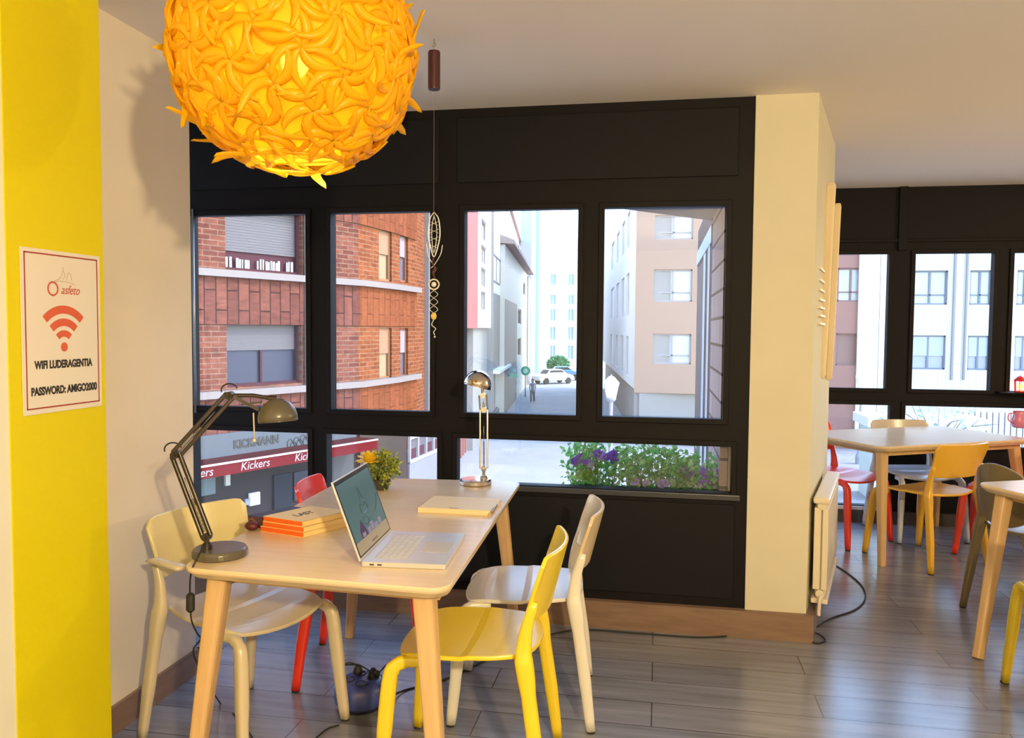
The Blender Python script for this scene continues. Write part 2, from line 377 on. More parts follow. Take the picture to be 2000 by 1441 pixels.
P2.box(MB(), .2, P2.hit(1740, 985)[0], P2.hit(1650, 985)[1]-.03, P2.hit(1650, 985)[1]-.004, 0, .03).build('window_sill', mat('pale_sill', (.7, .7, .75), .4), win2, world=True)
# ------------------------------------------------------------------ wifi poster on the yellow column
def text_col(z): return None
PC = Pl((XCOL, yn-1), (XCOL, yf))       # runs along +Y, faces +X
s0 = PC.hit(40, 640)[0]; s1 = PC.hit(194, 640)[0]; zb = PC.hit(115, 803)[1]; zt = PC.hit(115, 491)[1]
po = thing('wifi_poster', 'white wifi notice with a red border and orange signal symbol taped to the yellow column', 'poster', PC.P((s0+s1)/2, zb, .002))
pw, ph = s1-s0, zt-zb
PC.box(MB(), s0, s1, zb, zt, .0015, .004).build('paper', mat('poster_paper', (.72, .69, .65), .5), po, world=True)
m = MB(); e = .010; r = .0035; A, B, Z0, Z1 = s0+e, s1-e, zb+e*1.3, zt-e
for q in ((A, A+r, Z0, Z1), (B-r, B, Z0, Z1), (A, B, Z0, Z0+r), (A, B, Z1-r, Z1)): PC.box(m, *q, .004, .0046)
m.build('border_line', mat('dark_red_ink', (.30, .03, .015), .5), po, world=True)
M_or = mat('orange_ink', (.60, .105, .045), .5)
cs = (s0+s1)/2; cz = zt-ph*.59; wr_ = pw*.5
for k, (r0, r1) in enumerate(((.085, .145), (.185, .255), (.300, .375))):
    m = MB(); n = 14; outer = []; inner = []
    for i in range(n+1):
        t = math.radians(46+88*i/n); outer.append((cs+math.cos(t)*r1*pw, cz+math.sin(t)*r1*pw)); inner.append((cs+math.cos(t)*r0*pw, cz+math.sin(t)*r0*pw))
    for i in range(n):
        m.add([PC.P(*inner[i], .0041), PC.P(*outer[i], .0041), PC.P(*outer[i+1], .0041), PC.P(*inner[i+1], .0041), PC.P(*inner[i], .0048), PC.P(*outer[i], .0048), PC.P(*outer[i+1], .0048), PC.P(*inner[i+1], .0048)], [(0, 1, 2, 3), (7, 6, 5, 4), (1, 0, 4, 5), (3, 2, 6, 7)])
    m.build('signal_arc', M_or, po, world=True, weld=True)
PC_n = PC.n
MB().lathe([(.0, 0), (.043*pw, 0), (.043*pw, .0008)], PC.P(cs, cz-.003, .0041), 20, PC_n).build('signal_dot', M_or, po, world=True)
M_ink = mat('black_ink', (.02, .015, .015), .5)
text_into(MB(), 'WIFI LUDERAGENTIA', PC.mtx(cs, zt-ph*.705, .0045), .028, .0006, fit=pw*.74, bold=.0012).build('lettering', M_ink, po, world=True)
text_into(MB(), 'PASSWORD: AMIGO2000', PC.mtx(cs+.002, zt-ph*.865, .0045), .028, .0006, fit=pw*.84, bold=.0012).build('lettering', M_ink, po, world=True)
m = MB(); c = (cs-pw*.13, zt-ph*.235)
m.tube([PC.P(c[0]+math.cos(t)*.017, c[1]+math.sin(t)*.017, .0045) for t in [i*math.pi/10 for i in range(21)]], .0022, 6)
text_into(m, 'asfeto', PC.mtx(cs+pw*.09, zt-ph*.24, .0045), .034, .0006, fit=pw*.24, shear=.4)
m.build('logo', mat('logo_ink', (.45, .08, .05), .5), po, world=True)
m = MB()
for pts in ([(-.05, -.19), (-.015, -.165), (0, -.12), (.01, -.15), (.0, -.175)], [(.02, -.18), (.03, -.13), (.045, -.14), (.05, -.175)], [(-.06, -.20), (-.02, -.185), (.03, -.19), (.07, -.20)], [(.0, -.12), (.002, -.095)]):
    m.tube(spline([PC.P(cs+x*pw*2.2, zt+z*ph, .0045) for x, z in pts], 5), .0007, 5)
m.build('logo_sketch', mat('faint_ink', (.45, .36, .30), .6), po, world=True)
# ------------------------------------------------------------------ radiator and rack on the splayed side of the pillar
PS = Pl(SP0, SP1)                        # u runs into the side room, n faces +X
rx = thing('radiator', 'white column radiator mounted low on the side of the pillar', 'radiator', PS.P(.05, .14, .06))
za, zb_ = .178, .660
for k in range(9):
    s_ = .06+k*.085; m = MB()
    PS.box(m, s_, s_+.075, za+.05, zb_-.05, .056, .082); PS.box(m, s_+.02, s_+.055, za+.02, zb_-.02, .030, .075); PS.box(m, s_, s_+.075, za+.05, zb_-.05, .020, .050)
    for zz in (za+.03, zb_-.04): m.tube([PS.P(s_-.004, zz, .052), PS.P(s_+.081, zz, .052)], .020, 12)
    m.build('radiator_section', M_white, rx, world=True, bevel=.004)
m = MB(); PS.box(m, .045, .83, za-.01, za+.012, .015, .088); m.build('bottom_rail', M_white, rx, world=True, bevel=.004)
m = MB(); PS.box(m, .045, .83, zb_-.03, zb_, .015, .088); m.build('top_grille', M_white, rx, world=True, bevel=.01)
m = MB(); m.tube(spline([PS.P(.03, za+.03, .07), PS.P(.0, za+.03, .06), PS.P(.0, za-.03, .055), PS.P(.0, .128, .055)], 4), .008, 8)
m.build('supply_pipe', M_white, rx, world=True, smooth=True)
# slatted rack: two tall boards with short slats between them and the wall
rk = thing('wall_rack', 'cream wooden slatted rack with two tall boards hung high on the pillar side', 'rack', PS.P(.9, 1.3, .05))
M_rack = noisy('rack_wood', (.80, .66, .44), (.76, .62, .40), 4, .5)
def board(pt, pb, s_, thick, wid):
    a = _plane_at(s_, *pt); b = _plane_at(s_, *pb); m = MB(); d = (b-a).normalized()
    m.tube([a, a+d*.015, b-d*.015, b], [wid*.35, wid*.5, wid*.5, wid*.35], 12, up=PS.u, sq=5, flat=thick/wid); return m
def _plane_at(s_, px, py): # point on the plane perpendicular to the wall at distance s_ along it
    q = PS.P(s_, 0); d = ray(px, py); t = (q-CO).dot(PS.u)/d.dot(PS.u); return CO+d*t
board((1624, 357), (1603, 738), .55, .022, .046).build('rack_board', M_rack, rk, world=True, smooth=False, bevel=.003)
board((1637, 397), (1619, 742), .85, .022, .034).build('rack_board', M_rack, rk, world=True, bevel=.003)
for k, yy in enumerate((525, 548, 567, 586, 602, 618, 634)):
    a = _plane_at(.20, 1588, yy); b = _plane_at(.20, 1600, yy-2)
    MB().bar(a, b, .012, .010).bar(b-PS.u*0, b+PS.u*.3, .012, .010).build('rack_slat', M_rack, rk, world=True)
a = _plane_at(.25, 1596, 398); b = _plane_at(.25, 1597, 440); c = _plane_at(.4, 1606, 428)
MB().tube([a, b], .014, 8).build('rack_peg', M_rack, rk, world=True); MB().bar(b, c, .012, .012).build('rack_peg', M_rack, rk, world=True)
# ------------------------------------------------------------------ tables
M_top = noisy('birch_veneer', (.76, .60, .40), (.72, .56, .37), 3, .25, (1, 12, 1), spec=.8)
M_leg = noisy('birch_leg', (.66, .44, .22), (.60, .39, .19), 5, .45, (8, 8, 1))
def rounded(c, r, n=6):
    out = []
    for i, p in enumerate(c):
        a = (c[i-1]-p).normalized(); b = (c[(i+1) % 4]-p).normalized(); ang = a.angle(b); k = r/math.tan(ang/2)
        p0, p1 = p+a*k, p+b*k; cen = p+(a+b).normalized()*(r/math.sin(ang/2))
        v0, v1 = p0-cen, p1-cen; t = v0.angle(v1)
        for q in range(n+1):
            w = q/n; out.append(cen+(v0*math.sin((1-w)*t)+v1*math.sin(w*t))/math.sin(t))
    return out
def table(corners, label, feet=None, group=None, z=.74, leg_w=.055):
    c = [Vector((p[0], p[1], 0)) for p in corners]; mid = sum(c, Vector())/4
    t = thing('dining_table', label, 'table', mid, group=group)
    o = rounded(c, .055)
    def ins(k): return [p+(mid-p).normalized()*k for p in o]
    H = lambda ps, h: [Vector((p.x, p.y, h)) for p in ps]
    m = MB().loops([H(ins(.025), z-.034), H(ins(.003), z-.016), H(o, z-.010), H(o, z-.003), H(ins(.003), z)]); m.build('table_top', M_top, t, world=True)
    legs = []
    for i, p in enumerate(c):
        a = (c[i-1]-p).normalized(); b = (c[(i+1) % 4]-p).normalized()
        tp = p+(a+b)*.085; ft = p+(a+b)*.012
        if feet and feet[i]: ft = Vector(feet[i][0:2]+(0,)) if isinstance(feet[i], tuple) else Vector((feet[i].x, feet[i].y, 0))
        tp = Vector((tp.x, tp.y, z-.033)); m = MB()
        m.tube([ft, ft.lerp(tp, .12), ft.lerp(tp, .75), tp], [.0205, .021, .028, .031], 16, up=a, sq=4); m.build('leg', M_leg, t, world=True, smooth=False, bevel=.002)
    m = MB(); oo = [p+(mid-p).normalized()*.12 for p in c]
    for i in range(4):
        a, b = oo[i], oo[(i+1) % 4]; m.bar(Vector((a.x, a.y, z-.05)), Vector((b.x, b.y, z-.05)), .02, .03)
    m.build('under_frame', M_leg, t, world=True)
    return t
TZ = .74
T1 = [G(350, 1108, TZ), G(873.4, 1152.4, TZ), G(1018, 940, TZ), G(679, 931.3, TZ)]
table(T1, 'pale wooden dining table with the laptop, books and two desk lamps on it', feet=[None, None, None, None])
# ------------------------------------------------------------------ chairs
def mk_plastic(name, c, sss=0): return mat(name, c, .26, spec=.85)
M_cy = mk_plastic('yellow_plastic', (.88, .66, .02)); M_cw = mk_plastic('cream_plastic', (.72, .66, .50)); M_cc = mk_plastic('pale_lemon_plastic', (.80, .70, .36))
M_cr = mk_plastic('red_plastic', (.80, .035, .01)); M_cb = mk_plastic('pale_grey_blue_plastic', (.55, .60, .68)); M_ch = mk_plastic('white_plastic', (.78, .75, .68))
M_co = mk_plastic('olive_brown_plastic', (.16, .12, .05)); M_cam = mk_plastic('amber_plastic', (.80, .45, .03))
M_foot = mat('foot_rubber', (.02, .02, .02), .7)
def sq(u, v): # square -> rounded square
    return u*math.sqrt(1-v*v*.30), v*math.sqrt(1-u*u*.30)
def chair_at(name, label, pos, face, body, back=None, arms=False, round_back=False, H=.765, group=None, w=.43):
    """face = direction the sitter looks (radians)"""
    back = back or body
    t = thing(name, label, 'chair', (pos[0], pos[1], 0), face, group)
    hw = w/2
    def seat(u, v):
        a, b = sq(2*u-1, 2*v-1); x = a*.222-.010; y = b*(hw+.012*a)
        z = .438+.012*b*b+(.004 if a < 0 else -.018*max(0, a-.55)**1.5*3)+.012*max(0, -a-.4)
        return (x, y, z)
    MB().slab(seat, 18, 18, .014).build('seat', body, t, smooth=False, bevel=.004)
    zb0, zb1 = H-.205, H
    def bk(u, v):
        y = 2*u-1; q = v
        if round_back:
            ya, qa = y*math.sqrt(1-(2*q-1)**2*.46), (2*q-1)*math.sqrt(1-y*y*.46); y, q = ya, (qa+1)/2; zz = zb0-.09+(zb1+.11-zb0)*q; wd = hw*.95
        else: zz = zb0+(zb1-zb0)*q; wd = hw*(.92+.08*q)
        if not round_back:   # rounded top and bottom corners
            e = max(0, abs(y)-.86)/.14; zz = zz-(.030*e*e if q > .5 else -.022*e*e)*abs(2*q-1)
        x = -.212-.052*q-.052*(1-y*y)+.012
        return (x, y*wd, zz)
    MB().slab(bk, 22, 8, .013).build('backrest', back, t, smooth=False, bevel=.005)
    for sy in (-1, 1):
        # front leg: shoulder under the seat corner then straight taper
        m = MB(); P = [(.10, sy*(hw-.022), .425), (.165, sy*(hw-.016), .424), (.195, sy*(hw-.010), .405), (.207, sy*(hw-.006), .36), (.222, sy*(hw+.006), .18), (.238, sy*(hw+.018), .006)]
        m.tube(spline(P, 4), [.016]*4+[.020]*4+[.023]*4+[.024]*4+[.021, .021, .02, .019]+[.017], 12, up=(0, 1, 0), sq=3.2, flat=.8)
        m.build('leg', body, t, smooth=True)
        # rear leg runs on up to the backrest
        m = MB(); P = [(-.262, sy*(hw+.020), .006), (-.240, sy*(hw+.008), .18), (-.208, sy*(hw-.006), .40), (-.198, sy*(hw-.012), .47), (-.206, sy*(hw-.016), .55), (-.228, sy*(hw-.014), .63)]
        m.tube(spline(P, 4), [.017, .018, .019, .020]+[.022]*4+[.026, .027, .027, .027]+[.025, .023, .021, .020]+[.018, .017, .016, .015]+[.010], 12, up=(0, 1, 0), sq=3.2, flat=[.8]*12+[.7]*9)
        m.build('leg', body, t, smooth=True)
    m = MB()
    for x, y in ((.238, hw+.018), (-.262, hw+.020)):
        for sy in (-1, 1): m = MB().lathe([(.016, 0), (.017, .006)], (x, sy*y, 0), 10); m.build('rubber_foot', M_foot, t)
    if arms:
        for sy in (-1, 1):
            m = MB(); P = [(-.235, sy*(hw+.002), .625), (-.18, sy*(hw+.022), .640), (-.10, sy*(hw+.026), .640), (-.035, sy*(hw+.018), .634)]
            m.tube(spline(P, 5), [.012]*5+[.02]*5+[.022]*5+[.014], 12, up=(0, 0, 1), sq=3, flat=.45); m.build('armrest', body, t, smooth=True)
    return t
def face_from(a, b): # rear panel ends a (left of sitter...) -> facing angle and centre
    return None
G1 = None
chair_at('dining_chair', 'yellow plastic chair with sunlit seat at the near right side of the laptop table', (-.575, 2.46), math.pi+.03, M_cy)
chair_at('dining_chair', 'cream plastic chair behind the yellow one, nearest the dark window panel', (-.495, 2.975), math.pi+.10, M_ch, mk_plastic('beige_plastic', (.70, .56, .36)))
chair_at('armchair', 'pale yellow plastic armchair with stub armrests squeezed against the left wall', (-1.40, 2.55), math.radians(-20), mk_plastic('warm_cream_plastic', (.74, .64, .46)), M_cc, arms=True)
chair_at('dining_chair', 'red plastic chair at the left side of the laptop table near the window', (-1.16, 3.145), math.radians(11), M_cr, H=.785)
# ------------------------------------------------------------------ side room tables and chairs
c0 = G(1722, 873, TZ); ur = Vector((.87, .493, 0)); ul = Vector((-.493, .87, 0)); L2, W2 = 1.25, .75
T2 = [c0, c0+ur*L2, c0+ur*L2+ul*W2, c0+ul*W2]
table(T2, 'whitish dining table by the side room windows with a pink jug on it', feet=[G(1722, 1105), None, None, None])
k0 = G(1903, 942, TZ); e1 = Vector((.42, -.907, 0)); e2 = Vector((.907, .42, 0))
table([k0, k0+e1*.78, k0+e1*.78+e2*1.4, k0+e2*1.4], 'wooden table cut off by the right photo edge, in front of the brown chair', feet=[G(1910, 1285), None, None, None])
chair_at('dining_chair', 'amber yellow plastic chair turned away, in front of the side room table', (1.66, 5.34), math.radians(122), M_cam)
chair_at('dining_chair', 'red plastic chair at the left end of the side room table, beside the pillar', (1.25, 5.77), math.radians(-48), M_cr, H=.78)
chair_at('dining_chair', 'pale grey blue plastic chair tucked behind the side room table', (1.80, 5.98), math.radians(-78), M_cb, mk_plastic('pale_beige_plastic', (.62, .54, .44)), H=.78)
chair_at('dining_chair', 'red plastic chair right of the side room table, cut by the photo edge', (2.22, 5.58), math.radians(150), M_cr)
chair_at('dining_chair', 'olive brown plastic chair with rounded back behind the front right table', (1.90, 4.36), math.radians(25), M_co, round_back=True, w=.36)
chair_at('dining_chair', 'yellow plastic chair at the front right table, only one leg in view', (1.60, 3.22), math.radians(80), M_cy)
# ------------------------------------------------------------------ pendant lamp: swirling petal rosettes on a sphere
M_pet = translucent('amber_petal', (.90, .60, .015), (1, .80, .035), .60, .30, .10)
pl_ = thing('pendant_lamp', 'large round yellow pendant lamp of swirling curled petals, lit, hanging above the table', 'pendant lamp', PEND)
rnd = random.Random(3)
NR = 104
def basis(n, rot):
    x = n.orthogonal().normalized(); y = n.cross(x); return x*math.cos(rot)+y*math.sin(rot), -x*math.sin(rot)+y*math.cos(rot)
for k in range(NR):
    z = 1-2*(k+.5)/NR; r_ = math.sqrt(1-z*z); th = k*2.399963
    if z < -.965: continue
    n = Vector((r_*math.cos(th), r_*math.sin(th), z)); rot0 = rnd.random()*6.28; m = MB(); npet = 6 if k % 3 else 5
    hand = 1 if k % 4 else -1
    for q in range(npet):
        ex, ey = basis(n, rot0+q*2*math.pi/npet+rnd.uniform(-.12, .12))
        Lp = rnd.uniform(.085, .105)/PR; wd = rnd.uniform(.0100, .0125)/PR; lift = rnd.uniform(.000, .016); base = rnd.uniform(-.004, .004)
        flick = rnd.random() < .06; NS = 12; rings = []
        for i in range(NS+1):
            t = i/NS
            # S curve: heading swings one way then hooks back at the tip
            if i == 0: hd = -.55*hand; qx = qy = 0.
            hd_ = hand*(-.75+2.9*t-1.0*t*t); step = Lp*1.12/NS
            if i: qx += math.cos(hd_)*step; qy += math.sin(hd_)*step
            px_, py_ = qx, qy; tx, ty = math.cos(hd_), math.sin(hd_)
            w = wd*(.62+.38*math.sin(math.pi*min(1, t*1.2)))*(1 if t < .88 else math.sqrt(max(.03, 1-((t-.88)/.125)**2)))
            rad = PR*(1+base)+lift*t*.6+(.05*max(0, t-.45)**1.5*2 if flick else 0)+.003*math.sin(t*3.1)
            row = []
            for j in (-1, -.5, 0, .5, 1):
                u_ = px_-ty*w*j; v_ = py_+tx*w*j; d = (n+ex*u_+ey*v_).normalized(); row.append(d*(rad-.0055*j*j+.003*j))
            rings.append(row)
        vs = [p+PEND for r2 in rings for p in r2]; vs2 = [p-(p-PEND).normalized()*.0013 for p in vs]; N = len(vs); fs = []
        for i in range(NS):
            for j in range(4): a_ = i*5+j; fs += [(a_, a_+1, a_+6, a_+5), (N+a_+5, N+a_+6, N+a_+1, N+a_)]
        rim = [i for i in range(4)]+[i*5+4 for i in range(NS)]+[NS*5+j for j in range(4, 0, -1)]+[i*5 for i in range(NS, 0, -1)]
        for i in range(len(rim)): a_, b_ = rim[i], rim[(i+1) % len(rim)]; fs.append((b_, a_, N+a_, N+b_))
        m.add(vs+vs2, fs)
    m.build('petal_rosette', M_pet, pl_, world=True, smooth=True)
# thin inner globe the petals are clipped to, open below
m = MB(); prof = [(math.sin(t)*(PR-.016), -math.cos(t)*(PR-.016)) for t in [math.radians(24+ (156)*i/24) for i in range(25)]]
prof2 = [(math.sin(t)*(PR-.018), -math.cos(t)*(PR-.018)) for t in [math.radians(180-(156)*i/24) for i in range(25)]]
m.lathe(prof+prof2, PEND, 48, cap=False); m.build('inner_globe', translucent('pale_inner_globe', (.90, .56, .02), (1, .74, .035), .58, .6, .17), pl_, world=True, smooth=True)
m = MB().tube([PEND+Vector((math.cos(t)*.118, math.sin(t)*.118, -.262)) for t in [i*math.pi/16 for i in range(33)]], .004, 6)
m.tube([PEND+Vector((-.118, 0, -.262)), PEND+Vector((.118, 0, -.262))], .003, 6); m.tube([PEND+Vector((0, -.118, -.262)), PEND+Vector((0, .118, -.262))], .003, 6)
m.build('bottom_ring', M_pet, pl_, world=True, smooth=True)
mb_ = MB().ball(PEND+Vector((0, 0, -.02)), .034, 16, 12, (1, 1, 1.15)); mb_.build('light_bulb', mat('glowing_bulb', (1, .8, .5), .3, emit=(1, .72, .34), estr=60), pl_, world=True, smooth=True)
MB().lathe([(.016, 0), (.02, .02), (.02, .07), (.008, .08)], PEND+Vector((0, 0, .025)), 16).build('bulb_socket', mat('white_socket', (.8, .78, .7), .5), pl_, world=True)
MB().tube([PEND+Vector((0, 0, .10)), Vector((PEND.x, PEND.y, ZC-.02))], .003, 8).build('cord', mat('white_cord', (.7, .68, .6), .6), pl_, world=True)
MB().lathe([(.05, 0), (.045, -.022), (.01, -.03)], (PEND.x, PEND.y, ZC), 20).build('ceiling_rose', mat('white_rose', (.8, .78, .72), .5), pl_, world=True)
# ------------------------------------------------------------------ desk lamps
M_taupe = mat('taupe_lacquer', (.10, .088, .066), .26, spec=.6); M_arm = mat('bronze_arm_metal', (.030, .021, .013), .34, .15); M_chrome = mat('chrome', (.72, .66, .60), .09, 1)
M_steel = mat('spring_steel', (.45, .38, .28), .25, .9); M_blk = mat('black_rubber', (.012, .011, .011), .55)
def desk_lamp(label, base_px, base_r, Pj, shade_c, shade_dir, shade_r, body, arm, base_h=.026, rod=.0045, sep=.010, square=False):
    """Pj: joints above the base (world points) - foot joint, elbow, head joint"""
    bc = G(*base_px, TZ+.0); t = thing('desk_lamp', label, 'desk lamp', bc)
    MB().lathe([(base_r*.96, 0), (base_r, .004), (base_r, base_h*.7), (base_r*.93, base_h), (base_r*.2, base_h+.001)], bc, 40).build('lamp_base', body, t, world=True, smooth=False, bevel=.002)
    j0, j1, j2 = [Vector(p) for p in Pj]
    m = MB().tube([Vector((j0.x, j0.y, TZ+base_h)), j0], .007, 12); m.lathe([(.016, 0), (.016, .012), (.01, .02)], Vector((j0.x, j0.y, TZ+base_h)), 16)
    m.build('stem', arm, t, world=True, smooth=False)
    side = (camo.matrix_world.to_3x3() @ Vector((1, 0, 0))) if False else Vector((CR.x, CR.y, 0)).normalized()
    def arms(a, b, sign):
        d = (b-a).normalized(); n2 = d.cross(Vector((-side.y, side.x, 0))).normalized()
        if n2.z < 0: n2 = -n2
        m = MB()
        for o in (-sep, sep): m.tube([a+n2*o, b+n2*o], rod, 8, sq=4 if square else 0)
        m.build('arm', arm, t, world=True)
        ms = MB(); L_ = (b-a).length; p0 = a+d*L_*.06+n2*0; p1 = a+d*L_*.46; turns = 26; pts = []
        y2 = d.cross(n2)
        for i in range(turns*6+1):
            w = i/(turns*6); an = 2*math.pi*i/6; pts.append(p0.lerp(p1, w)+(n2*math.cos(an)+y2*math.sin(an))*.0042)
        ms.tube(pts, .0011, 5); ms.tube([p1, a+d*L_*.72], .0012, 5); ms.build('spring', M_steel, t, world=True, smooth=True)
    arms(j0, j1, 1); arms(j1, j2, -1)
    for j in (j0, j1, j2):
        m = MB(); yv = Vector((-side.y, side.x, 0)); m.lathe([(.012, -.014), (.012, .014)], j, 14, yv); m.lathe([(.005, -.020), (.005, .020)], j, 10, yv)
        m.build('joint', arm, t, world=True)
    # wire loop at the elbow
    d = (j1-j0).normalized()
    sd = Vector(shade_dir).normalized(); c = Vector(shade_c)   # opening direction, rim centre
    prof = [(shade_r, 0), (shade_r*.995, .25*shade_r), (shade_r*.90, .6*shade_r), (shade_r*.66, .93*shade_r), (shade_r*.34, 1.1*shade_r), (.012, 1.15*shade_r)]
    pin = [(max(r-.002, .006), h-.0025) for r, h in prof]
    m = MB(); pp = prof+[(.001, 1.16*shade_r)]; qq = [(.001, 1.13*shade_r)]+pin[::-1]; m.lathe(pp, c, 36, -sd, cap=False); m.lathe(qq, c, 36, -sd, cap=False)
    m.lathe([(shade_r, 0), (shade_r-.002, -.001), (shade_r-.002, .0)], c, 36, -sd, cap=False)
    sh = m.build('lamp_shade', body, t, world=True, smooth=True, weld=True)
    MB().ball(c-sd*shade_r*.35, .024, 12, 8).build('light_bulb', mat('frosted_bulb', (.85, .82, .72), .3), sh, world=True, smooth=True)
    ap = c-sd*1.12*shade_r
    m = MB().tube([ap, ap.lerp(j2, .5)+Vector((0, 0, .006)), j2], .006, 10); m.lathe([(.011, 0), (.011, .022)], ap, 14, (ap-j2).normalized()*-1); m.build('shade_neck', arm, t, world=True)
    return t, bc
def dpt(px, py, d): return D(px, py, d)
bcL = G(430, 1090, TZ); dL = (bcL-CO).dot(_F)
JL = [dpt(404, 1048, dL), dpt(343, 888, dL+.02), dpt(449, 772, dL+.06)]
LL, _ = desk_lamp('taupe jointed desk lamp with round base at the near left corner of the table', (430, 1085), .080, JL, dpt(543, 822, dL+.10), (.10, -.05, -1), .060, M_taupe, M_arm, sep=.012, rod=.0062, square=True)
m = MB()
for c, r in (((342, 884), 17), ((452, 768), 16)):
    P = [dpt(c[0]+r*math.cos(t)-4, c[1]-r*math.sin(t)*.8-6, dL+.02) for t in [i*math.pi/8+.3 for i in range(9)]]; m.tube(spline(P, 3), .0022, 6)
m.build('handle_loop', M_blk, LL, world=True, smooth=True)
m = MB().tube([dpt(495, 806, dL+.08), dpt(497, 858, dL+.08)], .0022, 6); m.ball(dpt(497, 860, dL+.08), .006, 8, 6); m.build('pull_pin', mat('cream_pin', (.75, .65, .45), .4), LL, world=True, smooth=True)
MB().bar(dpt(452, 772, dL+.06), dpt(505, 800, dL+.09), .012, .010).bar(dpt(470, 790, dL+.07), dpt(512, 785, dL+.09), .006, .006).build('head_bracket', M_arm, LL, world=True)
bcR = G(930, 948, TZ); dR = (bcR-CO).dot(_F)
JR = [dpt(945, 915, dR), dpt(945, 800, dR+.02), dpt(943, 772, dR)]
LR, _ = desk_lamp('small chrome desk lamp with a domed shade at the far end of the table', (929, 945), .070, JR, dpt(932, 755, dR-.01), (-.25, -.15, -1), .062, M_chrome, M_chrome, base_h=.024, sep=.016, rod=.004)
# ------------------------------------------------------------------ laptop
h0, h1 = G(705, 1097, TZ+.014), G(765, 1037, TZ+.014)
ly = (h1-h0); ly.z = 0; ly.normalize(); lx = Vector((ly.y, -ly.x, 0)); lc = (h0+h1)/2
lap = thing('laptop', 'open silver laptop showing a grey green picture, on the pale wooden table', 'laptop', Vector((lc.x, lc.y, TZ)))
lw = .352; ld = .245
def Lp_(x, y, z): return Vector((lc.x, lc.y, TZ))+lx*x+ly*y+Vector((0, 0, z))
def lbox(m, x0, x1, y0, y1, z0, z1): return m.hexa([Lp_(x0, y0, z0), Lp_(x1, y0, z0), Lp_(x1, y1, z0), Lp_(x0, y1, z0), Lp_(x0, y0, z1), Lp_(x1, y0, z1), Lp_(x1, y1, z1), Lp_(x0, y1, z1)])
M_alu = mat('brushed_aluminium', (.66, .66, .68), .32, .35)
poly = []
for sx, sy in ((1, 1), (0, 1), (0, 0), (1, 0)):
    cx_, cy_ = (.006+(ld-.012)*sx, (-lw/2+.006)+(lw-.012)*sy)
    for i in range(5):
        a = {(1, 1): 0, (0, 1): 90, (0, 0): 180, (1, 0): 270}[(sx, sy)]+i*22.5; poly.append(Lp_(cx_+.006*math.cos(math.radians(a)), cy_+.006*math.sin(math.radians(a)), 0))
m = MB().prism(poly, TZ+.001, TZ+.0145); bs = m.build('laptop_base', M_alu, lap, world=True)
m = MB(); lbox(m, .028, .128, -.138, .138, .0145, .0149); kb = m.build('keyboard_deck', mat('deck_grey', (.50, .50, .52), .5), bs, world=True)
m = MB()
for r in range(5):
    for k in range(14): lbox(m, .031+r*.0195, .031+r*.0195+.016, -.134+k*.0192, -.134+k*.0192+.0162, .0149, .0158)
m.build('keys', mat('pale_keys', (.62, .62, .65), .5), bs, world=True)
m = MB(); lbox(m, .145, .232, -.055, .055, .0145, .0148); m.build('trackpad', mat('trackpad', (.62, .62, .64), .25), bs, world=True)
m = MB()
for x0, x1 in ((.025, .038), (.048, .061)): lbox(m, x0, x1, -lw/2-.0004, -lw/2+.001, .005, .009)
m.build('side_ports', mat('port_black', (.02, .02, .02), .6), bs, world=True)
# lid: through the measured top corner
hp = Lp_(0, -lw/2, .014); d = ray(650, 945); q = hp; t_ = (q-CO).dot(ly)/d.dot(ly); tp = CO+d*t_; lv = tp-hp; lean = lv.normalized(); lh = .242
ln = lean.cross(ly).normalized()
if ln.dot(lx) < 0: ln = -ln
def S(y, v, o): return Lp_(0, y, .0145)+lean*v+ln*o
def sbox(m, y0, y1, v0, v1, o0, o1): return m.hexa([S(y0, v0, o0), S(y1, v0, o0), S(y1, v0, o1), S(y0, v0, o1), S(y0, v1, o0), S(y1, v1, o0), S(y1, v1, o1), S(y0, v1, o1)])
lid = sbox(MB(), -lw/2, lw/2, .001, lh, -.006, 0).build('screen_lid', M_alu, lap, world=True, bevel=.002)
sbox(MB(), -lw/2+.004, lw/2-.004, .008, lh-.004, 0, .0004).build('screen_bezel', mat('bezel_black', (.01, .01, .012), .3), lid, world=True)
def scr(c, name): return mat(name, tuple(x*.12 for x in c), .25, emit=c, estr=.55)
sbox(MB(), -lw/2+.012, lw/2-.012, .048, lh-.016, .0004, .0007).build('screen_display', scr((.105, .205, .205), 'screen_teal'), lid, world=True)
sbox(MB(), -lw/2+.012, lw/2-.012, .012, .048, .0004, .0007).build('screen_wooden_strip', scr((.52, .40, .24), 'screen_tan'), lid, world=True)
m = MB()
for pts in ([(-.01, .19), (-.008, .16), (-.02, .14), (.0, .13), (.02, .14), (.03, .12)], [(-.03, .14), (-.035, .115), (0, .11), (.035, .12), (.04, .14)], [(-.05, .09), (-.02, .10), (.01, .085), (-.02, .075), (-.05, .085)], [(.02, .085), (.07, .09), (.12, .11), (.15, .14)], [(0, .19), (.01, .16), (.02, .15)]):
    m.tube(spline([S(y, v, .001) for y, v in pts], 4), .0011, 4)
m.build('screen_drawing', scr((.05, .09, .10), 'screen_lines'), lid, world=True)
m = MB(); f = [(-.10, .048), (-.10, .07), (-.07, .10), (-.05, .075), (-.04, .048)]
m.loops([[S(y, v, .0008) for y, v in f], [S(y, v, .0012) for y, v in f]]); m.build('screen_figure', scr((.10, .03, .12), 'screen_purple'), lid, world=True)
m = MB()
for y0, y1, v0, v1 in ((-.035, -.005, .048, .066), (0, .03, .05, .075), (.035, .07, .048, .064), (.08, .11, .05, .07), (-.09, -.06, .05, .062)): sbox(m, y0, y1, v0, v1, .0012, .0015)
m.build('screen_crowd', scr((.36, .30, .42), 'screen_lilac'), lid, world=True)
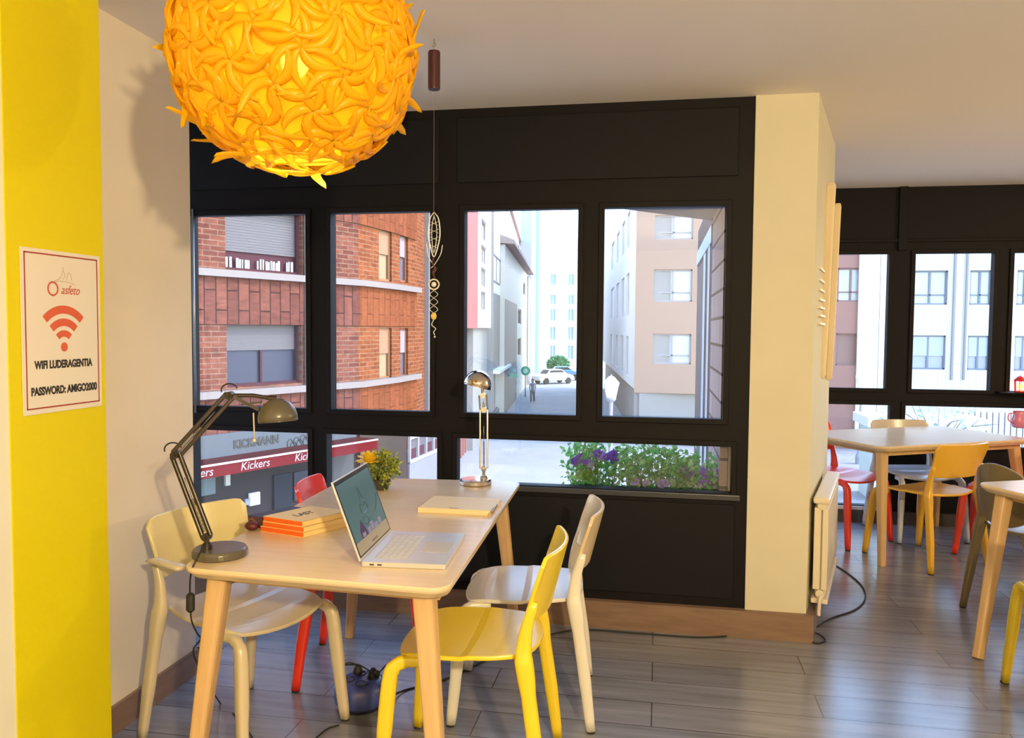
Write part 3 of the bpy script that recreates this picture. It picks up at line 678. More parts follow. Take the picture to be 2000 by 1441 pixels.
sbox(MB(), -.03, .03, .02, .026, .0008, .001).build('screen_caption', scr((.25, .18, .12), 'screen_brown'), lid, world=True)
# ------------------------------------------------------------------ stacked books
M_pg = noisy('orange_page_edges', (.88, .16, .015), (.80, .12, .01), 40, .6, (1, 1, 40)); M_cov = mat('pale_yellow_cover', (.90, .66, .27), .4)
nb = G(593, 1050, TZ); a_l = (G(508, 1037, TZ)-nb); a_r = (G(672, 1030, TZ)-nb)
for v_ in (a_l, a_r): v_.z = 0; v_.normalize()
def book(name, label, origin, ux, uy, w, l, z, h, cover, pages, cat='book', group=None):
    t = thing(name, label, cat, Vector((origin.x, origin.y, z)), group=group)
    def bx(m, a0, a1, b0, b1, z0, z1):
        f = lambda a, b, zz: Vector((origin.x, origin.y, 0))+ux*a+uy*b+Vector((0, 0, zz))
        return m.hexa([f(a0, b0, z0), f(a1, b0, z0), f(a1, b1, z0), f(a0, b1, z0), f(a0, b0, z1), f(a1, b0, z1), f(a1, b1, z1), f(a0, b1, z1)])
    c = .0012
    m = MB(); bx(m, 0, w, 0, l, z, z+c); bx(m, 0, w, 0, l, z+h-c, z+h); bx(m, 0, c, 0, l, z, z+h); m.build('cover', cover, t, world=True)
    m = MB(); bx(m, c, w-.001, .0006, l-.001, z+c, z+h-c); m.build('page_block', pages, t, world=True)
    return t, bx
bh = .0175
uxb, uyb = a_r, a_l       # ux towards the laptop, uy towards the window side
def bk_(name, lab, sh, z):
    o = nb+a_l*sh[0]+a_r*sh[1]
    return book(name, lab, o, a_l, a_r, .185 if z < TZ+.001 else .176, .20, z, bh, M_cov, M_pg)
t_, f_ = bk_('book', 'bottom book of the pile beside the laptop, yellow spine and orange page edge', (0, 0), TZ)
t_, f_ = bk_('book', 'middle book of the three yellow ones beside the laptop', (-.002, -.001), TZ+bh)
t3, f3 = book('book', 'top book of the pile by the laptop, pale yellow cover with black lettering', nb+a_l*.004, a_l, a_r, .168, .20, TZ+2*bh, bh, M_cov, M_pg)
bx_m = Matrix.Translation(nb+a_l*.11+a_r*.125+Vector((0, 0, TZ+3*bh+.0004-TZ))) if False else None
ex_ = a_r*.5-a_l*.86; ex_ = a_r.copy(); ey_ = Vector((-ex_.y, ex_.x, 0))
mt = Matrix(((ex_.x, ey_.x, 0), (ex_.y, ey_.y, 0), (0, 0, 1))).to_4x4(); mt.translation = Vector((nb.x, nb.y, TZ+3*bh+.0004))+a_l*.09+a_r*.09
text_into(MB(), 'LAST', mt, .045, .0005, fit=.075, bold=.0006).build('cover_lettering', M_ink, t3, world=True)
# dark book and small dark red purse behind the pile
kb0 = G(535, 1028, TZ)
o_ = nb+a_l*.190+a_r*.03
book('dark_book', 'black covered book lying behind the yellow book pile', o_, a_l, a_r, .085, .185, TZ, .038, mat('dark_purple_cover', (.03, .018, .03), .5), mat('dark_pages', (.12, .05, .06), .6))
pr = thing('coin_purse', 'small dark red purse next to the black book on the table', 'purse', Vector((*(nb+a_l*.19-a_r*.012).xy, TZ)))
c_ = Vector((*(nb+a_l*.215-a_r*.006).xy, TZ+.016))
MB().ball(c_, .021, 16, 10, (1.15, 1, .76)).build('purse_body', mat('dark_red_leather', (.10, .015, .02), .45), pr, world=True, smooth=True)
MB().tube([c_+Vector((math.cos(a)*.010, .0, .014+math.sin(a)*.009)) for a in [i*math.pi/6 for i in range(7)]], .0022, 6).build('purse_clasp', mat('clasp', (.4, .25, .2), .3, .8), pr, world=True)
# ------------------------------------------------------------------ notebook with pen
q0 = G(816, 1000, TZ); q1 = G(958, 1007, TZ); q3 = G(848, 958, TZ)
nx = (q1-q0); nx.z = 0; nw = nx.length; nx.normalize(); ny = Vector((-nx.y, nx.x, 0))
t_, fb = book('notebook', 'cream notebook lying flat between the laptop and the chrome lamp', q0, nx, ny, nw, .215, TZ, .018, mat('cream_cover', (.86, .68, .36), .45), mat('cream_pages', (.85, .72, .45), .6))
m = MB(); fb(m, nw*.42, nw*.56, .012, .018, TZ+.018, TZ+.0186); m.build('cover_slot', mat('slot_brown', (.25, .14, .05), .6), t_, world=True)
pn = thing('pen', 'thin dark pen lying on the cream notebook edge', 'pen', G(972, 992, TZ+.02))
a, b = G(960, 1003, TZ+.0245), G(984, 966, TZ+.0245); b = a+(b-a).normalized()*.14
m = MB().tube([a, a.lerp(b, .08), a.lerp(b, .9), b], [.001, .004, .004, .003], 10); m.build('pen_barrel', mat('pen_brown', (.22, .15, .12), .35), pn, world=True, smooth=True)
m = MB().bar(a.lerp(b, .6)+Vector((0, 0, .005)), a.lerp(b, .95)+Vector((0, 0, .005)), .003, .001); m.build('pen_clip', M_steel, pn, world=True)
# ------------------------------------------------------------------ potted plant
pc = G(745, 955, TZ); pc.z = TZ
pp_ = thing('potted_plant', 'small bushy yellow green plant behind the laptop on the table', 'potted plant', pc)
MB().lathe([(.026, 0), (.030, .003), (.036, .036), (.039, .038), (.039, .046), (.035, .046), (.033, .036), (.01, .035)], pc, 28).build('pot', mat('dark_pot', (.05, .045, .03), .5), pp_, world=True)
M_lf = [noisy('leaf_yellow_green', (.42, .46, .06), (.20, .28, .03), 30, .5), noisy('leaf_green', (.12, .19, .03), (.22, .28, .05), 30, .5), noisy('leaf_pale', (.62, .62, .22), (.42, .46, .10), 30, .5)]
r3 = random.Random(11)
def leaf(m, c, d, L_, w):
    d = d.normalized(); x = d.orthogonal().normalized(); x.rotate(Matrix.Rotation(r3.uniform(0, 6.28), 3, d)); n = d.cross(x)
    P = [c, c+d*L_*.35+x*w, c+d*L_*.75+x*w*.8+n*L_*.05, c+d*L_+n*L_*.02, c+d*L_*.75-x*w*.8+n*L_*.05, c+d*L_*.35-x*w, c+d*L_*.5+n*L_*.14]
    m.add(P, [(0, 1, 6), (1, 2, 6), (2, 3, 6), (3, 4, 6), (4, 5, 6), (5, 0, 6)])
cc = pc+Vector((.0, 0, .092)); ms = [MB(), MB(), MB()]; st = MB()
for i in range(64):
    d = Vector((r3.gauss(0, 1), r3.gauss(0, 1), r3.gauss(.1, .9))).normalized(); R_ = r3.uniform(.045, .080); tip = cc+Vector((d.x*R_, d.y*R_, d.z*R_))
    st.tube([pc+Vector((0, 0, .035)), (pc+Vector((0, 0, .05))).lerp(tip, .5)+Vector((0, 0, .008)), tip], .0012, 5)
    for k in range(13):
        b_ = tip-d*r3.uniform(-.006, .035)+Vector((r3.uniform(-1, 1), r3.uniform(-1, 1), r3.uniform(-1, 1)))*.010
        leaf(ms[r3.choice((0, 0, 1, 1, 2))], b_, d+Vector((r3.uniform(-1, 1), r3.uniform(-1, 1), r3.uniform(-.6, 1)))*.8, r3.uniform(.014, .024), r3.uniform(.004, .006))
st.build('stems', mat('stem_green', (.14, .16, .04), .6), pp_, world=True)
m = MB(); 
for i, q in enumerate(ms): m.mi = i; m.add(q.v, q.f)
m.build('foliage', M_lf, pp_, world=True)
lm = thing('yellow_globe_flower', 'large yellow bloom leaning left of the bushy plant', 'flower', cc+Vector((-.045, .075, -.11)))
fc = D(721, 893, (cc-CO).dot(_F)-.02); m = MB()
for ring_, (n_, r_) in enumerate(((12, .052), (11, .040), (8, .026), (5, .012))):
    for i in range(n_):
        a = 2*math.pi*i/n_+ring_*.3; up_ = .35+ring_*.28; d = Vector((math.cos(a)*(1-up_*.6), math.sin(a)*(1-up_*.6), up_)).normalized()
        def pf(u, v, d=d, a=a):
            w = (2*u-1)*.016*math.sin(math.pi*(.15+.8*v)); s_ = Vector((-math.sin(a), math.cos(a), 0)); return fc+Vector((0, 0, -.028))+d*(.060*v)+s_*w+Vector((0, 0, .012*v*(1-v)))-d.cross(s_)*.012*v*v
        m.slab(pf, 3, 5, .0012)
m.build('petals', mat('yellow_petals', (.85, .58, .02), .5), lm, world=True, smooth=True)
MB().tube(spline([Vector((fc.x, fc.y, fc.z-.02)), Vector((fc.x, fc.y, fc.z-.05)), pc+Vector((-.01, .0, .06))], 5), .0025, 6).build('stem', mat('stem_dark', (.12, .16, .04), .6), lm, world=True, smooth=True)
lm.location = lm.location
# ------------------------------------------------------------------ hanging ornament under the ceiling hook
hk = G(848, 76, ZC); hk.z = ZC; dh = (hk-CO).dot(_F)
orn = thing('hanging_mobile', 'string mobile with dark red cylinder, leaf shaped net and beads before the window post', 'hanging ornament', hk)
def H(px, py): # straight below the hook
    z = D(px, py, dh).z; s_ = (px-848.5)/CF*dh; return Vector((hk.x+_r.x*s_, hk.y+_r.y*s_, z))
M_thr = mat('thread', (.25, .18, .16), .6); M_sil = mat('pale_silver_wire', (.72, .70, .66), .3, .5)
MB().tube([hk, H(848.5, 88)], .002, 6).tube(spline([H(848, 82), H(852, 86), H(848, 92), H(845, 88)], 4), .0012, 5).build('ceiling_hook', M_steel, orn, world=True)
MB().lathe([(.004, .002), (.021, 0), (.0225, -.006), (.0225, -.132), (.021, -.138), (.004, -.140)], H(848.5, 100), 20).build('wooden_cylinder', mat('dark_red_wood', (.055, .008, .008), .45), orn, world=True)
MB().tube([H(848.5, 88), H(848.5, 101)], .0008, 5).tube([H(841, 175), H(848.5, 190), H(856, 175)], .0006, 5).tube([H(848.5, 188), H(848.5, 420)], .0007, 5).build('thread', M_thr, orn, world=True)
m = MB()
out = [(849, 412), (841, 425), (838, 455), (843, 482), (849, 500), (856, 482), (861, 455), (858, 425), (849, 412)]
m.tube(spline([H(*p) for p in out], 5), .0022, 6)
inn = [(849, 418), (845, 440), (845, 465), (849, 492), (854, 465), (854, 440), (849, 418)]; m.tube(spline([H(*p) for p in inn], 5), .0012, 5)
for yy in (430, 445, 460, 475): m.tube([H(840, yy), H(858, yy+8)], .0008, 4); m.tube([H(858, yy), H(840, yy+8)], .0008, 4)
m.build('leaf_net', M_sil, orn, world=True, smooth=True)
m = MB().tube(spline([H(866, 476), H(862, 495), H(850, 515), H(843, 522)], 5), .0016, 5).tube(spline([H(834, 470), H(838, 498), H(850, 518)], 5), .0016, 5); m.build('side_wires', M_sil, orn, world=True, smooth=True)
MB().tube(spline([H(849, 500), H(846, 512), H(852, 522), H(848, 532), H(851, 541)], 4), [.003]*8+[.006]*5+[.003]*4, 6).build('feather_tuft', mat('dark_tuft', (.09, .03, .03), .8), orn, world=True, smooth=True)
MB().tube([H(849+10*math.cos(t), 554+10*math.sin(t)) for t in [i*math.pi/10 for i in range(21)]], .003, 6).ball(H(849, 554), .010, 12, 8).build('ring_bead', mat('pearl', (.75, .72, .66), .25), orn, world=True, smooth=True)
m = MB()
for k in range(3):
    y0 = 566+k*15
    for s_ in (-1, 1): m.tube(spline([H(849, y0), H(849+s_*8, y0+7.5), H(849, y0+15)], 4), .0012, 5)
m.build('wire_lattice', M_sil, orn, world=True, smooth=True)
MB().ball(H(849, 617), .011, 12, 8, (1, 1, 1.3)).build('amber_bead', mat('amber_bead', (.75, .55, .12), .2), orn, world=True, smooth=True)
MB().tube(spline([H(849, 624), H(845, 634), H(853, 642), H(849, 648), H(851, 655)], 5), .0016, 5).ball(H(851, 658), .004, 8, 6).build('tail_coil', M_sil, orn, world=True, smooth=True)
# ------------------------------------------------------------------ blue round power block and cables
bc = G(705, 1378); bc = Vector((bc.x, bc.y, 0)); 
pb = thing('power_block', 'round blue extension socket block on the floor under the table', 'extension socket', bc)
MB().lathe([(.075, 0), (.084, .012), (.086, .020)], bc, 40).build('block_foot', mat('dark_blue_plastic', (.012, .014, .05), .4), pb, world=True, smooth=True)
MB().lathe([(.088, .018), (.097, .028), (.0985, .050), (.097, .075), (.088, .094), (.070, .104), (.03, .106)], bc, 48).build('block_body', mat('blue_plastic', (.045, .065, .27), .33, spec=.6), pb, world=True, smooth=True)
m = MB()
for i in range(4):
    a = i*math.pi/2+.4; m.lathe([(.024, 0), (.024, .004), (.019, .004), (.018, .001)], bc+Vector((math.cos(a)*.045, math.sin(a)*.045, .104)), 18)
m.build('socket_face', mat('socket_black', (.015, .015, .02), .5), pb, world=True)
def plug(a, hgt, label):
    c = bc+Vector((math.cos(a)*.045, math.sin(a)*.045, .108)); t = thing('power_plug', label, 'plug', c)
    MB().lathe([(.018, 0), (.018, .010), (.013, .026), (.007, .034)], c, 16).build('plug_body', M_blk, t, world=True); return c+Vector((0, 0, .034))
pa = plug(2.2, 0, 'black plug at the left of the blue socket block'); pb2 = plug(.4, 0, 'black plug at the right of the blue socket block')
def cable(name, label, pts, r=.0035, n=8, cat='cable', extra=None):
    t = thing(name, label, cat, pts[0]); MB().tube(spline(pts, n), r, 8).build('cord', M_blk, t, world=True, smooth=True)
    if extra: extra(t)
    return t
def F_(px, py, h=.004): g = G(px, py); g.z = h; return g
def dz(px, py, d): return D(px, py, d)
db = (bc-CO).dot(_F)
cable('plug_cable', 'black cable looping out of the blue socket block to the right', [pa, dz(675, 1298, db), dz(682, 1294, db), dz(705, 1300, db), dz(735, 1315, db-.02), dz(758, 1296, db-.02), dz(790, 1291, db), dz(820, 1310, db), F_(850, 1345), F_(905, 1300), F_(1000, 1262)], .0028,
      extra=lambda t: MB().ball(dz(737, 1316, db-.02), .011, 10, 8, (1, 1, 1.3)).build('cable_tie', M_blk, t, world=True))
cable('power_cable', 'long black cable running along the skirting under the big window', [bc+Vector((.096, .01, .03)), F_(790, 1350), F_(860, 1332), F_(930, 1300), F_(1020, 1258), F_(1095, 1236), F_(1150, 1231), F_(1250, 1238), F_(1370, 1246), F_(1470, 1239), F_(1560, 1236), F_(1572, 1240, .006), F_(1576, 1250), F_(1595, 1258), F_(1612, 1252), F_(1600, 1242, .009), F_(1586, 1238, .013), F_(1600, 1222), F_(1625, 1208), F_(1670, 1192), F_(1690, 1170), F_(1683, 1145), F_(1655, 1120), F_(1632, 1105), F_(1617, 1092), F_(1612, 1078)], .0042)
ll0 = bcL+Vector((-.075, -.01, .012))
def inline(t):
    a, b = dz(372, 1157, dL-.03), dz(372, 1196, dL-.03); MB().tube([a, a.lerp(b, .12), a.lerp(b, .88), b], [.005, .0125, .0125, .005], 10, flat=.7).build('inline_switch', M_blk, t, world=True)
cable('lamp_cable', 'black lamp cable with an inline switch hanging off the near left table corner', [dz(401, 1060, dL), dz(388, 1085, dL-.07), dz(375, 1112, dL-.09), dz(371, 1140, dL-.05), dz(372, 1180, dL-.03), dz(375, 1215, dL-.02), dz(392, 1245, dL), dz(411, 1250, dL-.01), dz(419, 1243, dL-.02), dz(411, 1233, dL-.03), dz(399, 1240, dL-.02), dz(386, 1256, dL), dz(378, 1268, dL+.01), dz(382, 1288, dL+.03), dz(400, 1320, dL+.1), F_(430, 1375), F_(460, 1400), F_(485, 1430), F_(505, 1465)], .0026, extra=inline)
cable('floor_cable', 'short black cable end on the floor by the armchair foot', [F_(662, 1418), F_(640, 1425), F_(620, 1441), F_(600, 1462)], .003)
# ------------------------------------------------------------------ pink jug on the side room table, red lantern on its sill
jc = G(1990, 835, TZ); jc.z = TZ
jg = thing('jug', 'pink translucent jug on the side room table at the right photo edge', 'jug', jc)
MB().lathe([(.038, 0), (.045, .01), (.048, .06), (.036, .10), (.042, .12), (.038, .12), (.032, .10), (.043, .06), (.04, .012)], jc, 24).build('jug_body', mat('pink_plastic', (.75, .25, .42), .2), jg, world=True, smooth=True)
MB().tube(spline([jc+Vector((-.04, -.01, .105)), jc+Vector((-.075, -.02, .10)), jc+Vector((-.08, -.02, .06)), jc+Vector((-.046, -.01, .03))], 5), .005, 8).build('handle', mat('pink_handle', (.8, .2, .35), .3), jg, world=True, smooth=True)
lz = P2.hit(1985, 765)[1]; lx_ = WY(1990, 760, Y2-.03)
ln_ = thing('red_lantern', 'small red lantern glowing orange on the side room window rail', 'lantern', lx_)
P = lx_
MB().box((P.x-.14, Y2-.10, P.z-.03), (P.x+.14, Y2, P.z-.02)).build('shelf', M_frame, ln_, world=True)
MB().lathe([(.035, -.02), (.038, -.012), (.03, -.008)], (P.x, Y2-.05, P.z), 16).build('lantern_foot', mat('red_metal_foot', (.7, .02, .01), .35), ln_, world=True)
MB().lathe([(.04, .06), (.042, .066), (.02, .09), (.004, .10)], (P.x, Y2-.05, P.z), 16).build('lantern_cap', mat('red_metal', (.7, .02, .01), .35), ln_, world=True)
m = MB()
for i in range(6):
    a = i*math.pi/3; m.bar((P.x+math.cos(a)*.034, Y2-.05+math.sin(a)*.034, P.z-.012), (P.x+math.cos(a)*.038, Y2-.05+math.sin(a)*.038, P.z+.062), .005, .005)
m.build('lantern_bars', mat('red_bars', (.75, .03, .02), .35), ln_, world=True)
MB().ball((P.x, Y2-.05, P.z+.02), .020, 12, 8, (1, 1, 1.3)).build('glow', mat('orange_glow', (1, .4, .05), .4, emit=(1, .28, .03), estr=14), ln_, world=True, smooth=True)
# ================================================================== the street outside
ZS = -4.0
struct(MB().box((-60, 3.9, ZS-.3), (70, 150, ZS)), 'street_ground', noisy('street_paving', (.30, .30, .30), (.26, .26, .27), .6, .8))
def P2d(px, d): p = D(px, 642, d); return (p.x, p.y)
M_dk = mat('dark_window_glass', (.05, .05, .06), .12, spec=.8)
M_cur = mat('curtained_glass', (.38, .40, .43), .25, spec=.7); M_cream = mat('cream_render', (.80, .74, .64), .8); M_wht = mat('white_render', (.82, .82, .80), .8)
M_gframe = mat('grey_frame', (.22, .20, .20), .5)
def bwin(b, pl, s0, s1, z0, z1, wall_t=.25, frame=M_gframe, pane=M_cur, mull=1, shut=None, rail=False, shut_frac=0.):
    """recessed window: frame part with pane / shutter sub-parts"""
    m = MB(); w = min(.07, (s1-s0)*.12); o = -wall_t*.55
    for q in ((s0, s0+w, z0, z1), (s1-w, s1, z0, z1), (s0, s1, z0, z0+w), (s0, s1, z1-w, z1)): pl.box(m, *q, o-.04, o+.03)
    for k in range(mull):
        sc = s0+(s1-s0)*(k+1)/(mull+1); pl.box(m, sc-w*.6, sc+w*.6, z0, z1, o-.04, o+.02)
    if rail: pl.box(m, s0, s1, z0+(z1-z0)*.27, z0+(z1-z0)*.27+w*.8, o-.04, o+.02)
    f = m.build('window', frame, b, world=True)
    pl.box(MB(), s0+.01, s1-.01, z0+.01, z1-.01, o-.06, o-.045).build('pane', pane, f, world=True)
    if shut_frac: pl.box(MB(), s0+w, s1-w, z1-(z1-z0)*shut_frac, z1-.02, o-.03, o+.015).build('roller_shutter', shut, f, world=True)
    return f
def facade(name, label, cat, pl, s0, s1, z0, z1, depth, m, wins=(), wt=.25, group=None, **kw):
    b = thing(name, label, cat, pl.P((s0+s1)/2, z0), group=group)
    mb = MB(); holed(mb, pl, s0, s1, z0, z1, [w[:4] for w in wins], -wt, 0)
    mb.build('wall', m, b, world=True)
    pl.box(MB(), s0, s1, z0, z1, -depth, -wt).build('core', m, b, world=True)
    for w in wins:
        k2 = dict(kw); k2.update(w[4] if len(w) > 4 else {}); bwin(b, pl, *w[:4], wall_t=wt, **k2)
    return b
# ---- brick corner building
A_, B_, C_, D_, E_ = P2d(200, 15.9), P2d(700, 21.7), P2d(766, 23.6), P2d(811, 25.6), P2d(846, 28.5)
S1, S2, S3 = Pl(A_, B_), Pl(B_, C_), Pl(C_, D_)
angs = [math.atan2(p.u.y, p.u.x) for p in (S1, S2, S3)]
bk1 = bricks('shaded_mauve_brick', (.165, .052, .030), (.10, .028, .018), (.17, .095, .065), .40, .12, angs[0], msize=.012, noise=.25)  # darkened brick: the shade on this face is put into its colour
bk2 = bricks('orange_brick', (.20, .056, .020), (.135, .035, .014), (.20, .10, .055), .40, .12, angs[2], msize=.012, noise=.25)
cl1 = bricks('rust_tile_cladding', (.155, .050, .032), (.105, .032, .022), (.04, .014, .011), .9, .30, angs[0], vertical=True, msize=.018, noise=.3)
cl2 = bricks('orange_tile_cladding', (.19, .052, .020), (.145, .040, .016), (.08, .022, .010), .9, .34, angs[2], vertical=True, msize=.014, noise=.2)
M_led = mat('pale_stone_ledge', (.19, .15, .135), .75)
bb = thing('brick_apartment_block', 'red brick corner block with pale ledges and a rounded bay, above the shop awning', 'building', P2d(600, 21)+(ZS,))
zl_u = (S1.hit(500, 540)[1]+S1.hit(690, 548)[1])/2; zl_l = (S1.hit(500, 761)[1]+S1.hit(690, 751)[1])/2; fh = zl_u-zl_l
ledges = [zl_l-fh*0, zl_u, zl_u+fh, zl_u+2*fh]
w1 = S1.rect(440, 411, 589, 531); w2 = S1.rect(443, 634, 589, 752); zc_band = S1.hit(500, 634)[1]-(zl_l)   # window head above the lower ledge
zh1, zh2 = w2[3], w1[3]
wl = [(w1[0], w1[1], w1[2], zh1+fh), (w2[0], w2[1], w2[2], zh1)]
wl += [(w1[0], w1[1], w1[2]+fh, zh1+2*fh)]
for k in (1.55,): wl += [(a-4.0, b-4.0, c, d) for a, b, c, d in wl]
ztop = zl_u+2.6*fh; zshop = S1.hit(500, 846)[1]
holed(MB(), S1, 0, S1.L, zshop, ztop, wl, -.3, 0).build('wall', bk1, bb, world=True)
S1.box(MB(), 0, S1.L, ZS, ztop, -6, -.3).build('core', bk1, bb, world=True)
M_shut = mat('grey_shutter', (.085, .068, .072), .6); M_mar = mat('maroon_panel', (.06, .016, .022), .6, spec=.1); M_blg = mat('blue_grey_glass', (.035, .035, .055), .5, spec=.2)
for i, (a, b, z0, z1) in enumerate(wl):
    up = (i % 3) != 1
    m = MB()
    for q in ((a, a+.06, z0, z1), (b-.06, b, z0, z1), (a, b, z0, z0+.06)): S1.box(m, *q, -.24, -.12)
    f = m.build('window', M_mar, bb, world=True)
    S1.box(MB(), a, b, z0, z1, -.28, -.24).build('pane', M_mar if up else M_blg, f, world=True)
    m = MB(); zz = z1-(z1-z0)*(.70 if up else .42); n = 16
    for k in range(n): S1.box(m, a+.05, b-.05, zz+(z1-zz)*k/n, zz+(z1-zz)*(k+.93)/n, -.235, -.19)
    m.build('roller_shutter', M_shut, f, world=True)
    if up:
        m = MB(); k = 0; x = a+.12
        rr = random.Random(5)
        while x < b-.2:
            w_ = rr.uniform(.03, .07); S1.box(m, x, x+w_, z0+.06, z0+.06+(z1-z0)*rr.uniform(.13, .17), -.18, -.16); x += w_+rr.uniform(.01, .05 if rr.random() > .15 else .25)
        m.build('balcony_ornament', mat('white_ornament', (.42, .38, .38), .7), f, world=True)
    else:
        S1.box(MB(), (a+b)/2-.03, (a+b)/2+.03, z0, zz, -.24, -.18).build('mullion', M_mar, f, world=True)
    m = MB(); S1.box(m, a-.3, b+.1, z1, z1+.22, 0, .02)
def curved_band(z0, z1, o, mat_, name, bay=True, only=None):
    for k, pl in enumerate((S1, S2, S3)):
        m = MB(); pl.box(m, (0 if k == 0 else -.0), pl.L+o*.35, z0, z1, 0 if o > 0 else o, max(o, .001)); m.build(name, mat_[k] if isinstance(mat_, list) else mat_, bb, world=True)
for zl in ledges:
    curved_band(zl-.10, zl+.06, .20, M_led, 'ledge')
    if zl > zl_l-.01: pass
for zl in ledges[0:4]:
    zb_ = zl-.10; curved_band(zh1+(zl-zl_u) if zl > zl_l+.1 else zshop, zb_, .05, [cl1, cl2, cl2], 'tile_cladding')
# bay segments with corner windows
sw = S2.rect(740, 444, 767, 549); sw2 = S2.rect(741, 640, 767, 740); sv = S3.rect(781, 452, 797, 551); sv2 = S3.rect(782, 641, 797, 736)
def floors(a): return [(a[0], a[1], a[2]+k*fh, a[3]+k*fh) for k in (0, 1)]
for pl, lst in ((S2, [sw, sw2, (sw[0], sw[1], sw[2]+fh, sw[3]+fh)]), (S3, [sv, sv2, (sv[0], sv[1], sv[2]+fh, sv[3]+fh)])):
    lst = [(max(.02, a), min(pl.L-.03, b), c, d) for a, b, c, d in lst]
    holed(MB(), pl, 0, pl.L, ZS, ztop, lst, -.2, 0).build('wall', bk2, bb, world=True)
    pl.box(MB(), 0, pl.L, ZS, ztop, -3, -.2).build('core', bk2, bb, world=True)
    for a in lst: bwin(bb, pl, *a, wall_t=.18, frame=mat('brown_frame', (.20, .07, .04), .5) if pl is S3 else mat('tan_frame', (.24, .10, .045), .6), pane=mat('grey_pane', (.12, .10, .12), .2) if pl is S3 else mat('tan_blind', (.26, .17, .09), .6), mull=0, shut=mat('tan_shutter', (.26, .12, .06), .6) if pl is S2 else mat('lilac_shutter', (.24, .18, .18), .6), shut_frac=.5)
for pl in (S2, S3): pl.box(MB(), 0, pl.L, ZS, zshop-.3, 0, .04).build('ground_floor_facing', mat('brown_grey_facing', (.05, .036, .030), .7, spec=.1), bb, world=True)
S4 = Pl(D_, E_); holed(MB(), S4, 0, S4.L, ZS, ztop, [], -.2, 0).build('wall', bk2, bb, world=True); S4.box(MB(), 0, S4.L, ZS, ztop, -3, -.2).build('core', bk2, bb, world=True)
a = S4.hit(829, 600)[0]; S4.box(MB(), a, a+.5, ZS, ztop, 0, .15).build('pilaster', M_led, bb, world=True)
pa_ = S1.hit(595, 600)[0]; m = MB().tube([S1.P(pa_, zshop, .08), S1.P(pa_, ztop, .08)], .055, 10); m.build('downpipe', M_led, bb, world=True, smooth=True)
# ---- shop front below
sh = thing('shop', 'shop with a grey fascia sign and dark red awning under the brick block', 'shop', S1.P(S1.L*.5, ZS))
xr = S1.hit(690, 860)[0]; x0_ = S1.hit(300, 900)[0]
def zc(px, py): return S1.hit(px, py)[1]
zf1, zf0 = zshop+.1, zc(500, 889-8)
S1.box(MB(), x0_, xr, zf0, zf1, 0, .12).build('fascia_board', mat('grey_blue_fascia', (.085, .09, .10), .7, spec=.1), sh, world=True)
M_aw = mat('dark_red_awning', (.060, .007, .007), .8, spec=.1)
def unproj_o(px, py, o): # z on the plane shifted out by o
    pl2 = Pl(S1.P(0, 0, o).xy, S1.P(1, 0, o).xy); return pl2.hit(px, py)
zlo = unproj_o(500, 896, .9)[1]; zva = unproj_o(500, 918, .9)[1]
m = MB(); m.hexa([S1.P(x0_, zlo, .9), S1.P(xr, zlo, .9), S1.P(xr, zf0-.02, .12), S1.P(x0_, zf0-.02, .12), S1.P(x0_, zlo+.03, .9), S1.P(xr, zlo+.03, .9), S1.P(xr, zf0+.01, .12), S1.P(x0_, zf0+.01, .12)])
m.build('awning', M_aw, sh, world=True)
S1.box(MB(), x0_, xr, zlo-.005, zlo+.030, .88, .93).build('awning_rail', mat('pale_rail', (.6, .52, .48), .5), sh, world=True)
S1.box(MB(), x0_, xr, zva, zlo-.01, .89, .905).build('awning_valance', mat('red_valance', (.105, .005, .007), .8, spec=.1), sh, world=True)
M_lw = mat('white_letters', (.28, .24, .24), .6)
for px, tx in ((498, 'Kickers'), (385, 'kickers'), (600, 'Kickers')):
    q = unproj_o(px, 913, .9); text_into(MB(), tx, S1.mtx(q[0], (zva+zlo)/2, .91), .26, .01, shear=.2).build('awning_letters', M_lw, sh, world=True)
q = S1.hit(495, 862); text_into(MB(), 'KICKMANN', S1.mtx(q[0], q[1], .125), .27, .015, fit=S1.hit(540, 860)[0]-S1.hit(452, 860)[0], bold=.012).build('fascia_letters', M_ink, sh, world=True)
m = MB(); q0_ = S1.hit(560, 866); 
for k in range(7):
    c = S1.hit(560+k*6.2, 869-k*2.2+(3 if k % 2 else -3)); m.tube([S1.P(c[0]+.09*math.cos(t), c[1]+.12*math.sin(t), .13) for t in [i*math.pi/5 for i in range(9)]], .008, 4)
m.build('graffiti_scrawl', M_ink, sh, world=True)
S1.box(MB(), x0_, S1.L, ZS, zf0, -.28, -.05).build('shop_wall', mat('dark_brown_shopfront', (.022, .015, .016), .7, spec=.1), sh, world=True)
for px0, py0, px1, py1, mm, nm in ((375, 925, 420, 968, mat('grey_glow_glass', (.09, .11, .12), .6, spec=.1), 'display_pane'), (535, 925, 570, 1040, mat('door_black', (.012, .012, .018), .6, spec=.1), 'shop_door'), (488, 962, 507, 986, M_wht, 'paper_notice'), (478, 974, 487, 986, mat('grey_notice', (.14, .15, .18), .6), 'paper_notice'), (574, 920, 602, 975, mat('violet_glass', (.03, .027, .04), .5, spec=.1), 'display_pane'), (610, 880, 690, 1000, mat('grey_shop_glass', (.07, .065, .065), .5, spec=.1), 'display_pane'), (440, 922, 449, 948, mat('light_fixture_white', (.3, .3, .27), .5), 'wall_fixture')):
    r_ = S1.rect(px0, py0, px1, py1); S1.box(MB(), *r_, -.05, 0.02).build(nm, mm, sh, world=True)
